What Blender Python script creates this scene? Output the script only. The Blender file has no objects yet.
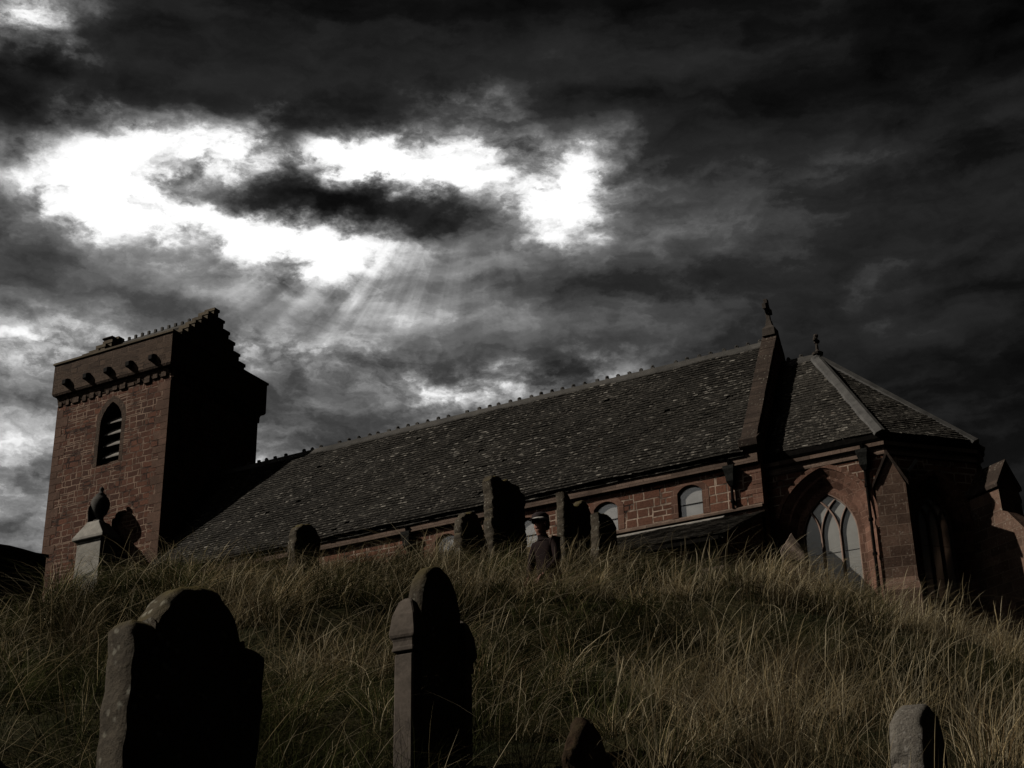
import bpy, bmesh, math, random
import numpy as np
from mathutils import Vector, Matrix
R = math.radians
random.seed(7)
rng = np.random.default_rng(7)
sc = bpy.context.scene
COL = sc.collection

# ------------------------------------------------------------------ helpers
class NT:
    """small helper to write node trees"""
    def __init__(s, tree): s.t = tree; s.n = tree.nodes; s.l = tree.links
    def set(s, sock, v):
        if isinstance(v, bpy.types.NodeSocket): s.l.new(v, sock)
        elif isinstance(v, (tuple, list)) and len(v) == 3 and sock.type == 'RGBA': sock.default_value = (*v, 1)
        else: sock.default_value = v
    def node(s, kind, ins=None, out=0, **kw):
        n = s.n.new(kind)
        for k, v in kw.items(): setattr(n, k, v)
        for k, v in (ins or {}).items(): s.set(n.inputs[k], v)
        return n.outputs[out]
    def m(s, op, a, b=0.0, c=0.0, clamp=False):
        return s.node('ShaderNodeMath', {0: a, 1: b, 2: c}, operation=op, use_clamp=clamp)
    def vm(s, op, a, b=(0, 0, 0), out=0):
        return s.node('ShaderNodeVectorMath', {0: a, 1: b}, out=out, operation=op)
    def noise(s, vec, scale, detail=4, rough=.55, dist=0.0, out=0):
        return s.node('ShaderNodeTexNoise', {'Vector': vec, 'Scale': scale, 'Detail': detail, 'Roughness': rough, 'Distortion': dist}, out=out)
    def rng(s, v, a, b, c=0.0, d=1.0):
        return s.node('ShaderNodeMapRange', {'Value': v, 'From Min': a, 'From Max': b, 'To Min': c, 'To Max': d}, clamp=True)
    def mix(s, f, a, b, mode='MIX'):
        n = s.n.new('ShaderNodeMix'); n.data_type = 'RGBA'; n.blend_type = mode
        s.set(n.inputs[0], f); s.set(n.inputs[6], a); s.set(n.inputs[7], b)
        return n.outputs[2]
    def sep(s, v):
        n = s.n.new('ShaderNodeSeparateXYZ'); s.l.new(v, n.inputs[0]); return n.outputs
    def comb(s, x, y, z=0.0): return s.node('ShaderNodeCombineXYZ', {0: x, 1: y, 2: z})
    def ramp(s, f, stops, interp='LINEAR'):
        n = s.n.new('ShaderNodeValToRGB'); e = n.color_ramp.elements; n.color_ramp.interpolation = interp
        while len(e) < len(stops): e.new(.5)
        for el, (p, c) in zip(e, stops):
            el.position = p; el.color = (c, c, c, 1) if not isinstance(c, tuple) else (*c, 1)
        s.set(n.inputs[0], f); return n.outputs[0]
    def bump(s, h, strength=.5, dist=.02):
        return s.node('ShaderNodeBump', {'Height': h, 'Strength': strength, 'Distance': dist})

def new_mat(name):
    m = bpy.data.materials.new(name); m.use_nodes = True
    t = m.node_tree; t.nodes.clear()
    h = NT(t)
    out = t.nodes.new('ShaderNodeOutputMaterial'); b = t.nodes.new('ShaderNodeBsdfPrincipled')
    t.links.new(b.outputs[0], out.inputs[0])
    def fin(col, rough=.85, normal=None, spec=.25, metal=0.0):
        h.set(b.inputs['Base Color'], col); h.set(b.inputs['Roughness'], rough)
        b.inputs['Specular IOR Level'].default_value = spec; h.set(b.inputs['Metallic'], metal)
        if normal is not None: h.set(b.inputs['Normal'], normal)
    return m, h, fin

def masonry(name, c1, c2, mortar, w, hgt, ms=.014, mort_amt=.6, warp=.03, bump=.9, stain=.45, seed=0.0):
    m, h, fin = new_mat(name)
    uv = h.node('ShaderNodeUVMap', uv_map='UVMap')
    uvo = h.vm('ADD', uv, (seed * 3.1, seed * 1.7, 0))
    wn = h.noise(uvo, 1.7, 3, .6, out=1)
    uvw = h.vm('ADD', uvo, h.vm('MULTIPLY', h.vm('SUBTRACT', wn, (.5, .5, .5)), (warp * 2, warp, 0)))
    def brick(wd, ht, off, freq, sq, sqf, shift):
        n = h.n.new('ShaderNodeTexBrick'); n.offset = off; n.offset_frequency = freq; n.squash = sq; n.squash_frequency = sqf
        h.set(n.inputs['Vector'], h.vm('ADD', uvw, shift)); n.inputs['Scale'].default_value = 1
        n.inputs['Color1'].default_value = (0, 0, 0, 1); n.inputs['Color2'].default_value = (1, 1, 1, 1); n.inputs['Mortar'].default_value = (.5, .5, .5, 1)
        n.inputs['Mortar Size'].default_value = ms; n.inputs['Mortar Smooth'].default_value = .35; n.inputs['Bias'].default_value = 0
        n.inputs['Brick Width'].default_value = wd; n.inputs['Row Height'].default_value = ht
        return n
    A = brick(w, hgt, .43, 2, .62, 3, (0, 0, 0)); B = brick(w * .72, hgt * .66, .37, 2, 1.4, 2, (.13, 0, 0))
    # patches laid in half-height courses among the full courses; patch borders follow a coarse brick grid
    P = brick(w * 1.5, hgt * 2, .31, 2, 1.0, 2, (.4, 0, 0))
    sel = h.m('GREATER_THAN', h.sep(P.outputs['Color'])[0], .56)
    val = h.mix(sel, A.outputs['Color'], B.outputs['Color'])
    fac = h.m('MAXIMUM', h.mix(sel, A.outputs['Fac'], B.outputs['Fac']), P.outputs['Fac'])
    big = h.noise(uvo, .55, 5, .6); fine = h.noise(uvo, 14, 6, .65); mid = h.noise(uvo, 3.2, 4, .6)
    col = h.mix(h.m('ADD', h.m('MULTIPLY', val, .75), h.m('MULTIPLY', mid, .3)), c1, c2)
    col = h.mix(h.m('MULTIPLY', h.rng(mid, .35, .75), .35), col, (c2[0] * .8, c2[1] * .95, c2[2] * 1.1))
    col = h.mix(h.rng(big, .42, .72, 0, stain), col, (.045, .032, .027))
    col = h.mix(1, col, h.ramp(fine, [(.2, .55), (.55, 1.0), (.8, 1.35)]), 'MULTIPLY')
    mn = h.noise(uvo, 1.1, 3, .6)
    mcol = h.mix(h.rng(mn, .38, .54), (.03, .022, .018), mortar)
    col = h.mix(h.m('MULTIPLY', fac, mort_amt), col, mcol)
    hh = h.m('ADD', h.m('MULTIPLY', h.m('SUBTRACT', 1.0, fac), 1.0), h.m('ADD', h.m('MULTIPLY', val, .5), h.m('MULTIPLY', fine, .7)))
    fin(col, .9, h.bump(hh, bump, .035))
    return m

def plain_stone(name, c1, c2, scale=3.0, lichen=None, lich_amt=.5, bump=.5, rough=.9, moss=None, joints=None):
    m, h, fin = new_mat(name)
    uv = h.node('ShaderNodeUVMap', uv_map='UVMap')
    tc = h.node('ShaderNodeTexCoord', out=3)
    n1 = h.noise(tc, scale, 6, .65); n2 = h.noise(tc, scale * 9, 6, .7); n3 = h.noise(tc, scale * .35, 3, .5)
    col = h.mix(h.rng(n1, .3, .7), c1, c2)
    col = h.mix(h.rng(n3, .4, .7, 0, .5), col, (c1[0] * .35, c1[1] * .35, c1[2] * .35))
    col = h.mix(1, col, h.ramp(n2, [(.25, .6), (.5, 1.0), (.75, 1.4)]), 'MULTIPLY')
    hh = h.m('ADD', n1, h.m('MULTIPLY', n2, .5))
    if joints:
        w, ht, mc = joints
        b = h.n.new('ShaderNodeTexBrick'); b.offset = .5
        h.set(b.inputs['Vector'], uv); b.inputs['Scale'].default_value = 1
        b.inputs['Color1'].default_value = (.7, .7, .7, 1); b.inputs['Color2'].default_value = (1.25, 1.25, 1.25, 1); b.inputs['Mortar'].default_value = (1, 1, 1, 1)
        b.inputs['Mortar Size'].default_value = .012; b.inputs['Brick Width'].default_value = w; b.inputs['Row Height'].default_value = ht
        col = h.mix(1, col, b.outputs['Color'], 'MULTIPLY')
        col = h.mix(h.m('MULTIPLY', b.outputs['Fac'], .6), col, mc)
        hh = h.m('SUBTRACT', hh, b.outputs['Fac'])
    if lichen:
        v = h.node('ShaderNodeTexVoronoi', {'Vector': h.vm('ADD', tc, h.vm('MULTIPLY', h.noise(tc, 14, 3, out=1), (.06, .06, .06))), 'Scale': scale * 4.5}, out=0)
        lm = h.m('MULTIPLY', h.rng(v, .16, .30, 1, 0), h.rng(h.noise(tc, scale * .9, 4), .5 - lich_amt * .25, .66))
        col = h.mix(h.m('MULTIPLY', lm, .85), col, lichen)
    if moss:
        geo = h.node('ShaderNodeNewGeometry', out=1)
        up = h.rng(h.sep(geo)[2], .2, .8)
        mk = h.m('MULTIPLY', up, h.rng(h.noise(tc, 2.3, 4), .38, .55))
        col = h.mix(mk, col, moss)
    fin(col, rough, h.bump(hh, bump, .03))
    return m

def slate(name, c1, c2, lich=.5):
    m, h, fin = new_mat(name)
    uv = h.node('ShaderNodeUVMap', uv_map='UVMap')
    uw = h.vm('ADD', uv, h.vm('MULTIPLY', h.vm('SUBTRACT', h.noise(uv, .8, 3, out=1), (.5, .5, .5)), (.05, .05, 0)))
    b = h.n.new('ShaderNodeTexBrick'); b.offset = .5
    h.set(b.inputs['Vector'], uw); b.inputs['Scale'].default_value = 1
    b.inputs['Color1'].default_value = (0, 0, 0, 1); b.inputs['Color2'].default_value = (1, 1, 1, 1); b.inputs['Mortar'].default_value = (.5, .5, .5, 1)
    b.inputs['Mortar Size'].default_value = .008; b.inputs['Brick Width'].default_value = .27; b.inputs['Row Height'].default_value = .19
    val = h.sep(b.outputs['Color'])[0]
    big = h.noise(uv, .33, 5, .6); streak = h.noise(h.vm('MULTIPLY', uv, (1.6, .22, 0)), 1, 4, .6); fine = h.noise(uv, 16, 5, .7)
    col = h.mix(val, c1, c2)
    col = h.mix(h.rng(big, .36, .62, 0, .75), col, (.022, .020, .017))
    col = h.mix(h.rng(streak, .5, .72, 0, .4), col, (.12, .11, .095))
    col = h.mix(1, col, h.ramp(fine, [(.2, .5), (.5, 1.0), (.8, 1.6)]), 'MULTIPLY')
    # pale lichen rosettes, lying along the courses
    for sx, sy, thr, off, c in ((2.8, 7.5, .85, 0, (.46, .43, .37)), (4.2, 11, .80, 7.3, (.36, .33, .28)), (6, 15, .74, 3.9, (.20, .18, .15))):
        v = h.n.new('ShaderNodeTexVoronoi'); h.set(v.inputs['Vector'], h.vm('ADD', h.vm('MULTIPLY', uw, (sx, sy, 0)), (off, off, 0))); v.inputs['Scale'].default_value = 1
        rnd = h.sep(v.outputs['Color'])[0]
        area = h.rng(h.noise(h.vm('ADD', uv, (off, 3, 0)), .45, 5, .65), .46, .60)
        mk = h.m('MULTIPLY', h.m('MULTIPLY', h.m('GREATER_THAN', rnd, thr - .16 * lich), h.rng(v.outputs['Distance'], .25, .5, 1, 0)), area)
        mk = h.m('MULTIPLY', mk, h.rng(fine, .32, .5))
        col = h.mix(h.m('MULTIPLY', mk, .95), col, c)
    rn = h.rng(h.noise(h.vm('ADD', uv, (11, 5, 0)), .9, 4, .6), .68, .76, 0, .6)
    col = h.mix(rn, col, (.10, .045, .02))
    geo_tilt = h.m('SUBTRACT', h.m('FRACT', h.m('DIVIDE', h.sep(uw)[1], .19)), 0.0)
    hh = h.m('ADD', h.m('SUBTRACT', h.m('MULTIPLY', h.m('SUBTRACT', 1.0, geo_tilt), .9), b.outputs['Fac']), h.m('ADD', h.m('MULTIPLY', val, .5), h.m('MULTIPLY', fine, .5)))
    fin(col, .85, h.bump(hh, 1.0, .07), .15)
    return m

def simple(name, c, rough=.6, metal=0.0, var=.3, scale=6, spec=.3, bump=.2):
    m, h, fin = new_mat(name)
    tc = h.node('ShaderNodeTexCoord', out=3)
    n = h.noise(tc, scale, 5, .6)
    col = h.mix(h.rng(n, .3, .7), tuple(x * (1 - var) for x in c), tuple(min(1, x * (1 + var)) for x in c))
    fin(col, rough, h.bump(n, bump, .02), spec, metal)
    return m

M = {}
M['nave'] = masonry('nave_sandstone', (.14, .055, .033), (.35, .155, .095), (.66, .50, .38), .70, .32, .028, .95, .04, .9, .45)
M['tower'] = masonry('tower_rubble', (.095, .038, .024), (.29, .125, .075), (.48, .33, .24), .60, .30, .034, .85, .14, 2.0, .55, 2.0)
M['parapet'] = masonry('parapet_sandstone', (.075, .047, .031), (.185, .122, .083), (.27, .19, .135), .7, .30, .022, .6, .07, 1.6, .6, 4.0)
M['ashlar'] = plain_stone('red_ashlar', (.21, .108, .074), (.32, .175, .122), 2.2, joints=(.62, .33, (.40, .26, .19)))
M['pale_ashlar'] = plain_stone('weathered_ashlar', (.20, .135, .10), (.30, .215, .165), 2.5, bump=.5, joints=(1.1, .5, (.09, .06, .045)))
M['buttress'] = plain_stone('buttress_stone', (.15, .085, .06), (.27, .175, .125), 1.8, lichen=(.40, .33, .26), lich_amt=.35, bump=.8, joints=(.7, .36, (.36, .27, .2)))
M['coping'] = plain_stone('coping_stone', (.052, .036, .027), (.098, .070, .053), 1.6, lichen=(.3, .28, .22), lich_amt=.2, bump=.7, joints=(.9, .28, (.05, .035, .028)))
M['mossy'] = plain_stone('mossy_coping', (.16, .125, .085), (.24, .20, .14), 2.0, bump=.7, moss=(.10, .10, .035))
M['slate'] = slate('nave_slates', (.024, .022, .018), (.060, .054, .044))
M['slate_pale'] = slate('chancel_slates', (.036, .033, .027), (.085, .077, .064), 1.2)
M['slate_side'] = slate('aisle_slates', (.030, .026, .020), (.10, .087, .068), 1.6)
M['ridge'] = plain_stone('ridge_tile_clay', (.10, .095, .085), (.16, .15, .135), 3.0)
M['lead'] = simple('lead_flashing', (.46, .43, .38), .6, 0.0, .3, 4)
M['hip'] = simple('lead_hip', (.12, .116, .108), .65, 0.0, .35, 3)
M['iron'] = simple('black_cast_iron', (.010, .009, .008), .95, 0, .4, 8, .05)
M['iron_grey'] = simple('weathered_iron', (.030, .030, .027), .9, 0, .6, 14, .1)
M['glazing'] = simple('pale_storm_glazing', (.62, .61, .56), .18, .30, .08, 2.5, .8, .03)
M['glass_low'] = simple('grey_window_glass', (.54, .53, .50), .18, .28, .10, 3, .8, .03)
M['louvre'] = simple('weathered_louvre', (.30, .28, .25), .8, 0, .3, 5)
M['void'] = simple('dark_interior', (.008, .007, .006), .95, 0, .2, 3)
M['cross'] = plain_stone('cross_stone', (.06, .05, .04), (.11, .09, .075), 4)
M['tracery'] = plain_stone('tracery_stone', (.44, .29, .22), (.56, .40, .32), 5, bump=.3)
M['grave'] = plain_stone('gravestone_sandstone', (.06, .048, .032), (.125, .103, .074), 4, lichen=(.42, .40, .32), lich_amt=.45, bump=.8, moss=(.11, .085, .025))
M['grave_rough'] = plain_stone('rough_gravestone', (.15, .13, .105), (.34, .31, .26), 6, lichen=(.48, .45, .4), lich_amt=.6, bump=1.0)
M['grave_red'] = plain_stone('rusty_gravestone', (.04, .016, .009), (.05, .035, .013), 6, lichen=(.10, .055, .025), lich_amt=.4, bump=.8, moss=(.06, .05, .015))
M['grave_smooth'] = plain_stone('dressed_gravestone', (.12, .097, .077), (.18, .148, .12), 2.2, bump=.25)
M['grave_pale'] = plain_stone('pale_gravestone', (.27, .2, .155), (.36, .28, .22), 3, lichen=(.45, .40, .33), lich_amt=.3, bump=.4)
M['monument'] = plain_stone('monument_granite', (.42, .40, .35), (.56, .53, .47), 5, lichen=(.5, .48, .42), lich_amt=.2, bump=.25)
M['urn'] = plain_stone('urn_stone', (.085, .08, .07), (.15, .14, .125), 4, lichen=(.3, .29, .26), lich_amt=.3, bump=.3)
M['drywall'] = masonry('field_wall_stone', (.10, .08, .065), (.18, .14, .11), (.05, .04, .03), .45, .2, .03, .7, .08, 1.0, .4, 8.0)

def uv_box(me):
    """UVs in metres: u runs level along each face, v up its slope"""
    lay = me.uv_layers.get('UVMap') or me.uv_layers.new(name='UVMap')
    n = len(me.loops); co = np.empty(len(me.vertices) * 3); me.vertices.foreach_get('co', co); co = co.reshape(-1, 3)
    uv = np.zeros((n, 2))
    for p in me.polygons:
        nz = p.normal
        if abs(nz.z) > .97: t = Vector((1, 0, 0)); b = Vector((0, 1, 0))
        else:
            t = Vector((0, 0, 1)).cross(nz).normalized(); b = nz.cross(t)
        for li in p.loop_indices:
            c = co[me.loops[li].vertex_index]
            uv[li] = (c[0] * t.x + c[1] * t.y + c[2] * t.z, c[0] * b.x + c[1] * b.y + c[2] * b.z)
    lay.data.foreach_set('uv', uv.ravel())

def tag(o, label=None, cat=None, group=None, kind=None):
    if label: o['label'] = label
    if cat: o['category'] = cat
    if group: o['group'] = group
    if kind: o['kind'] = kind
    return o

def world_loc(o):
    v = Vector((0, 0, 0))
    while o: v += o.location; o = o.parent
    return v

def link(name, me, mats, parent=None):
    """mesh made in world coordinates -> object (parents are never rotated)"""
    o = bpy.data.objects.new(name, me); COL.objects.link(o)
    for m in (mats if isinstance(mats, (list, tuple)) else [mats]): me.materials.append(m)
    if name == 'gravestone' or name == 'slab':
        me.polygons.foreach_set('use_smooth', [True] * len(me.polygons)); me.set_sharp_from_angle(angle=R(48))
    if parent: o.parent = parent; o.location = -world_loc(parent)
    uv_box(me)
    return o

def build(name, bm, mats, parent=None, smooth=False, bevel=0.0):
    bmesh.ops.recalc_face_normals(bm, faces=bm.faces)
    if bevel:
        bmesh.ops.bevel(bm, geom=[e for e in bm.edges if len(e.link_faces) == 2 and e.calc_face_angle(0) > .5], offset=bevel, segments=1, affect='EDGES', clamp_overlap=True)
    me = bpy.data.meshes.new(name); bm.to_mesh(me); bm.free()
    if smooth: me.polygons.foreach_set('use_smooth', [True] * len(me.polygons))
    return link(name, me, mats, parent)

def empty(name, loc, label, cat, group=None):
    o = bpy.data.objects.new(name, None); COL.objects.link(o); o.location = loc; o.empty_display_size = .3
    return tag(o, label, cat, group)

def box(bm, x0, x1, y0, y1, z0, z1, mi=0):
    vs = [bm.verts.new((x, y, z)) for x in (x0, x1) for y in (y0, y1) for z in (z0, z1)]
    for f in ((0, 1, 3, 2), (4, 6, 7, 5), (0, 4, 5, 1), (2, 3, 7, 6), (0, 2, 6, 4), (1, 5, 7, 3)):
        bm.faces.new([vs[i] for i in f]).material_index = mi
    return vs

def prism(bm, pts, vec, mi=0):
    a = [bm.verts.new(p) for p in pts]; b = [bm.verts.new(Vector(p) + Vector(vec)) for p in pts]; n = len(a)
    bm.faces.new(a[::-1]).material_index = mi; bm.faces.new(b).material_index = mi
    for i in range(n): bm.faces.new((a[i], a[(i + 1) % n], b[(i + 1) % n], b[i])).material_index = mi

def loft(bm, rings, mi=0, caps=True, closed=True):
    rr = [[bm.verts.new(p) for p in r] for r in rings]; n = len(rr[0])
    for a, b in zip(rr, rr[1:]):
        for i in range(n if closed else n - 1): bm.faces.new((a[i], a[(i + 1) % n], b[(i + 1) % n], b[i])).material_index = mi
    if caps and closed:
        bm.faces.new(rr[0][::-1]).material_index = mi; bm.faces.new(rr[-1]).material_index = mi

def lathe(bm, prof, c, seg=20, sq=1.0):
    loft(bm, [[(c[0] + r * math.cos(2 * math.pi * k / seg), c[1] + sq * r * math.sin(2 * math.pi * k / seg), c[2] + z) for k in range(seg)] for r, z in prof])

def bar(bm, p, q, w, h, up=(0, 0, 1)):
    """rectangular bar between two points"""
    p, q = Vector(p), Vector(q); d = (q - p).normalized(); s = d.cross(Vector(up))
    s = s.normalized() if s.length > 1e-4 else Vector((1, 0, 0)); u = s.cross(d)
    loft(bm, [[c + s * a * w / 2 + u * b * h / 2 for a, b in ((-1, -1), (1, -1), (1, 1), (-1, 1))] for c in (p, q)])

def arch(cx, hw, z0, zs, rise, n=9):
    """pointed arch outline (x,z): sill z0, springing zs; starts bottom left, goes up, over and down"""
    Rr = (hw * hw + rise * rise) / (2 * hw); a1 = math.asin(min(1, rise / Rr))
    L = [(cx - hw + Rr - Rr * math.cos(a1 * i / n), zs + Rr * math.sin(a1 * i / n)) for i in range(n + 1)]
    Rg = [(2 * cx - x, z) for x, z in L[:-1]][::-1]
    return [(cx - hw, z0)] + L + Rg + [(cx + hw, z0)]

def seg_arch(cx, hw, z0, zs, rise, n=8):
    Rr = (hw * hw + rise * rise) / (2 * rise); a = math.asin(hw / Rr)
    return [(cx - hw, z0)] + [(cx + Rr * math.sin(-a + 2 * a * i / n), zs + rise - Rr + Rr * math.cos(-a + 2 * a * i / n)) for i in range(n + 1)] + [(cx + hw, z0)]

def cut(o, cutters):
    """subtract closed cutter objects; their material lines the recess"""
    for c in cutters:
        md = o.modifiers.new('cut', 'BOOLEAN'); md.operation = 'DIFFERENCE'; md.solver = 'EXACT'; md.object = c; md.material_mode = 'TRANSFER'
    bpy.context.view_layer.update()
    me = bpy.data.meshes.new_from_object(o.evaluated_get(bpy.context.evaluated_depsgraph_get()))
    o.modifiers.clear(); old = o.data; o.data = me; me.name = o.name
    for c in cutters:
        d = c.data; bpy.data.objects.remove(c); bpy.data.meshes.remove(d)
    bpy.data.meshes.remove(old); uv_box(me)

def slates(name, bl, br, tl, tr, m, parent, w=.27, ex=.19, up=.012):
    """courses of lapped slates on the slope between eaves (bl-br) and ridge (tl-tr); every slate sits a little differently"""
    bl, br, tl, tr = map(Vector, (bl, br, tl, tr)); nrm = (br - bl).cross((tl + tr) / 2 - (bl + br) / 2).normalized()
    if nrm.z < 0: nrm = -nrm
    H = ((tl + tr) / 2 - (bl + br) / 2).length; rows = max(2, int(H / ex)); bm = bmesh.new(); rr = random.Random(name + str(round(bl.x, 1)) + str(round(br.y, 1)))
    for i in range(rows):
        t0, t1 = i / rows, min(1, (i + 1.12) / rows); a0, b0 = bl.lerp(tl, t0), br.lerp(tr, t0); a1, b1 = bl.lerp(tl, t1), br.lerp(tr, t1)
        L = (b0 - a0).length; n = max(1, round(L / w)); sh = (i % 2) * .5
        for k in range(-1, n + 1):
            u0, u1 = max(0, (k + sh) / n), min(1, (k + 1 + sh) / n)
            if u1 - u0 < .15 / n or rr.random() < .004: continue
            g = .006 / max(L, .1); u0 += g; slip = rr.gauss(0, .010) - (.05 if rr.random() < .006 else 0); lift = up + .007 + abs(rr.gauss(0, .005))
            dn = (a1 - a0).normalized() * slip
            p = [a0.lerp(b0, u0) + dn, a0.lerp(b0, u1) + dn, a1.lerp(b1, u1) + dn, a1.lerp(b1, u0) + dn]
            tw = rr.gauss(0, .004)
            und = .036 + .024 * math.sin(p[0].x * .9 + i * .21) * math.sin(p[0].x * .37 + i * .13 + 1.3) + .012 * math.sin(p[0].x * 2.7 - i * .5)
            und *= min(1, L / 3)
            p = [q + nrm * und for q in p]
            top = [p[0] + nrm * (lift + tw), p[1] + nrm * (lift - tw), p[2] + nrm * (up * .4), p[3] + nrm * (up * .4)]
            bot = [p[0] + nrm * (lift + tw - .012), p[1] + nrm * (lift - tw - .012)]
            vt = [bm.verts.new(q) for q in top]; vb = [bm.verts.new(q) for q in bot]
            bm.faces.new(vt); bm.faces.new((vb[0], vb[1], vt[1], vt[0])); bm.faces.new((vb[1], vt[2], vt[1])); bm.faces.new((vb[0], vt[0], vt[3]))
    me = bpy.data.meshes.new(name); bm.normal_update(); bm.to_mesh(me); bm.free()
    return link(name, me, m, parent)

# ------------------------------------------------------------------ terrain
FX, FY = -.4785, .8781                     # level direction of the view, uphill
def vnoise(x, y, seed=0):
    xi = np.floor(x).astype(int); yi = np.floor(y).astype(int); fx = x - xi; fy = y - yi
    fx = fx * fx * (3 - 2 * fx); fy = fy * fy * (3 - 2 * fy)
    def hsh(a, b):
        v = np.sin(a * 127.1 + b * 311.7 + seed * 74.7) * 43758.5453
        return v - np.floor(v)
    return (hsh(xi, yi) * (1 - fx) + hsh(xi + 1, yi) * fx) * (1 - fy) + (hsh(xi, yi + 1) * (1 - fx) + hsh(xi + 1, yi + 1) * fx) * fy
def sstep(a, b, x):
    t = np.clip((x - a) / (b - a), 0, 1); return t * t * (3 - 2 * t)
def gz(x, y):
    x = np.asarray(x, float); y = np.asarray(y, float)
    d = x * FX + y * FY; s = x * FY - y * FX
    xs = np.array([-4000, 0, 1.5, 25, 66, 80, 4000.]); zs = np.array([-1.9, -1.62, -1.55, 7.55, 18.55, 19.4, 20.])
    z = (np.interp(d - 1.2, xs, zs) + np.interp(d - .4, xs, zs) + np.interp(d + .4, xs, zs) + np.interp(d + 1.2, xs, zs)) / 4
    sc_ = np.clip(s, -16, 16)
    z = z + (-.0105 * sc_ ** 2 - .052 * sc_) * sstep(3, 14, d) * (1 - sstep(46, 60, d))
    z = z + (.05 * np.exp(-((s + 4.6) / 2.2) ** 2) - .55 * sstep(5.2, 8.2, -s)) * sstep(12, 20, d) * (1 - sstep(34, 44, d)) - .55 * sstep(4.0, 9, s) * sstep(12, 20, d) * (1 - sstep(48, 62, d))
    amp = sstep(2, 10, d) * (1 - .6 * sstep(32, 45, d))
    z = z + amp * (
        .75 * (vnoise(x * .28 + 5, y * .28, 1) - .5) + .55 * (vnoise(x * .75, y * .75 + 3, 2) - .5) + .26 * (vnoise(x * 1.9, y * 1.9, 3) - .5)) * sstep(0, 6, d)
    return z
def gz1(x, y): return float(gz(np.array([x]), np.array([y]))[0])

def make_ground():
    def lines(a, b, st, far):
        core = np.arange(a, b, st); out = [core]
        lo = [a - 1 * 1.45 ** k for k in range(1, 22)]; hi = [b + 1 * 1.45 ** k for k in range(1, 22)]
        return np.concatenate([np.array(lo[::-1]), core, np.array(hi)])
    X = lines(-30, 20, .4, 0); Y = lines(-6, 46, .4, 0)
    gx, gy = np.meshgrid(X, Y); z = gz(gx.ravel(), gy.ravel())
    v = np.stack([gx.ravel(), gy.ravel(), z], 1); nx = len(X); ny = len(Y)
    i = np.arange(nx - 1)[None, :] + nx * np.arange(ny - 1)[:, None]; i = i.ravel()
    f = np.stack([i, i + 1, i + nx + 1, i + nx], 1)
    me = bpy.data.meshes.new('ground'); me.from_pydata(v.tolist(), [], f.tolist())
    me.polygons.foreach_set('use_smooth', [True] * len(me.polygons))
    m, h, fin = new_mat('churchyard_earth')
    tc = h.node('ShaderNodeTexCoord', out=3)
    n = h.noise(tc, .9, 6, .65); n2 = h.noise(tc, 9, 6, .7)
    col = h.mix(h.rng(n, .35, .65), (.035, .040, .016), (.085, .07, .032))
    col = h.mix(1, col, h.ramp(n2, [(.25, .4), (.6, 1.1), (.8, 1.5)]), 'MULTIPLY')
    fin(col, .95, h.bump(n2, 1.0, .08), .1)
    o = bpy.data.objects.new('ground', me); COL.objects.link(o); me.materials.append(m)
    o['kind'] = 'structure'
make_ground()

# ------------------------------------------------------------------ church
church = empty('church', (-30, 51, 13.5), 'long red sandstone church with slate roof, crow-stepped tower and polygonal chancel', 'church')
YW, YR, YN = 48.4, 51.8, 55.2             # nave: south wall, ridge, north wall
XW, XE = -43.95, -16.52                   # tower face, nave east gable
KR = (25.5 - 19.9) / (YR - 48.2)          # nave roof pitch

def cutter(rings, m):
    bm = bmesh.new(); loft(bm, rings); bmesh.ops.recalc_face_normals(bm, faces=bm.faces)
    me = bpy.data.meshes.new('c'); bm.to_mesh(me); bm.free(); me.materials.append(m)
    o = bpy.data.objects.new('c', me); COL.objects.link(o); return o

# --- nave walls
bm = bmesh.new(); box(bm, XW - .3, XE - .54, YW, YN, 8, 19.85)
nave_wall = build('nave_wall', bm, M['nave'], church)
CLR = [-19.22, -22.52, -25.78, -29.3]
cs = []
for cx in CLR:
    o = seg_arch(cx, .47, 17.96, 18.86, .25)
    cs.append(cutter([[(x, y, z) for x, z in o] for y in (YW - .2, YW + .20)], M['ashlar']))
nave_wall.location = (0, 0, 0); nave_wall.parent = None
cut(nave_wall, cs); nave_wall.parent = church; nave_wall.location = -church.location
for cx in CLR:                               # clerestory windows: dressed surround, pale glazing, glazing bars
    bm = bmesh.new(); oi = seg_arch(cx, .475, 17.96, 18.86, .25); oo = seg_arch(cx, .72, 17.96, 18.88, .45)
    a = [(x, YW - .012, z) for x, z in oi]; b = [(x, YW - .012, z) for x, z in oo]
    a2 = [(x, YW + .02, z) for x, z in oi]; b2 = [(x, YW + .02, z) for x, z in oo]
    loft(bm, [a2, a, b, b2], closed=False)
    w = build('window', bm, M['ashlar'], church)
    bm = bmesh.new(); o = seg_arch(cx, .47, 17.96, 18.86, .25); prism(bm, [(x, YW + .14, z) for x, z in o], (0, .03, 0))
    build('glass', bm, M['glass_low'], w)
    bm = bmesh.new()
    box(bm, cx - .46, cx + .46, YW + .115, YW + .138, 18.42, 18.445)
    box(bm, cx - .46, cx - .42, YW + .105, YW + .139, 17.97, 18.86); box(bm, cx + .42, cx + .46, YW + .105, YW + .139, 17.97, 18.86)
    build('frame', bm, M['iron_grey'], w)
bm = bmesh.new()                            # string course under the clerestory
prism(bm, [(-44.0, YW - .11, 17.86), (-44.0, YW + .01, 17.95), (-44.0, YW + .01, 17.76), (-44.0, YW - .11, 17.78)], (44.0 - 16.55, 0, 0))
build('string_course', bm, M['pale_ashlar'], church)
bm = bmesh.new()                            # eaves course
box(bm, XW, XE - .03, YW - .17, YW + .02, 19.42, 19.74)
build('eaves_course', bm, M['pale_ashlar'], church)
bm = bmesh.new()                            # quoins at the nave's south-east corner
z = 12.0; k = 0
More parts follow.
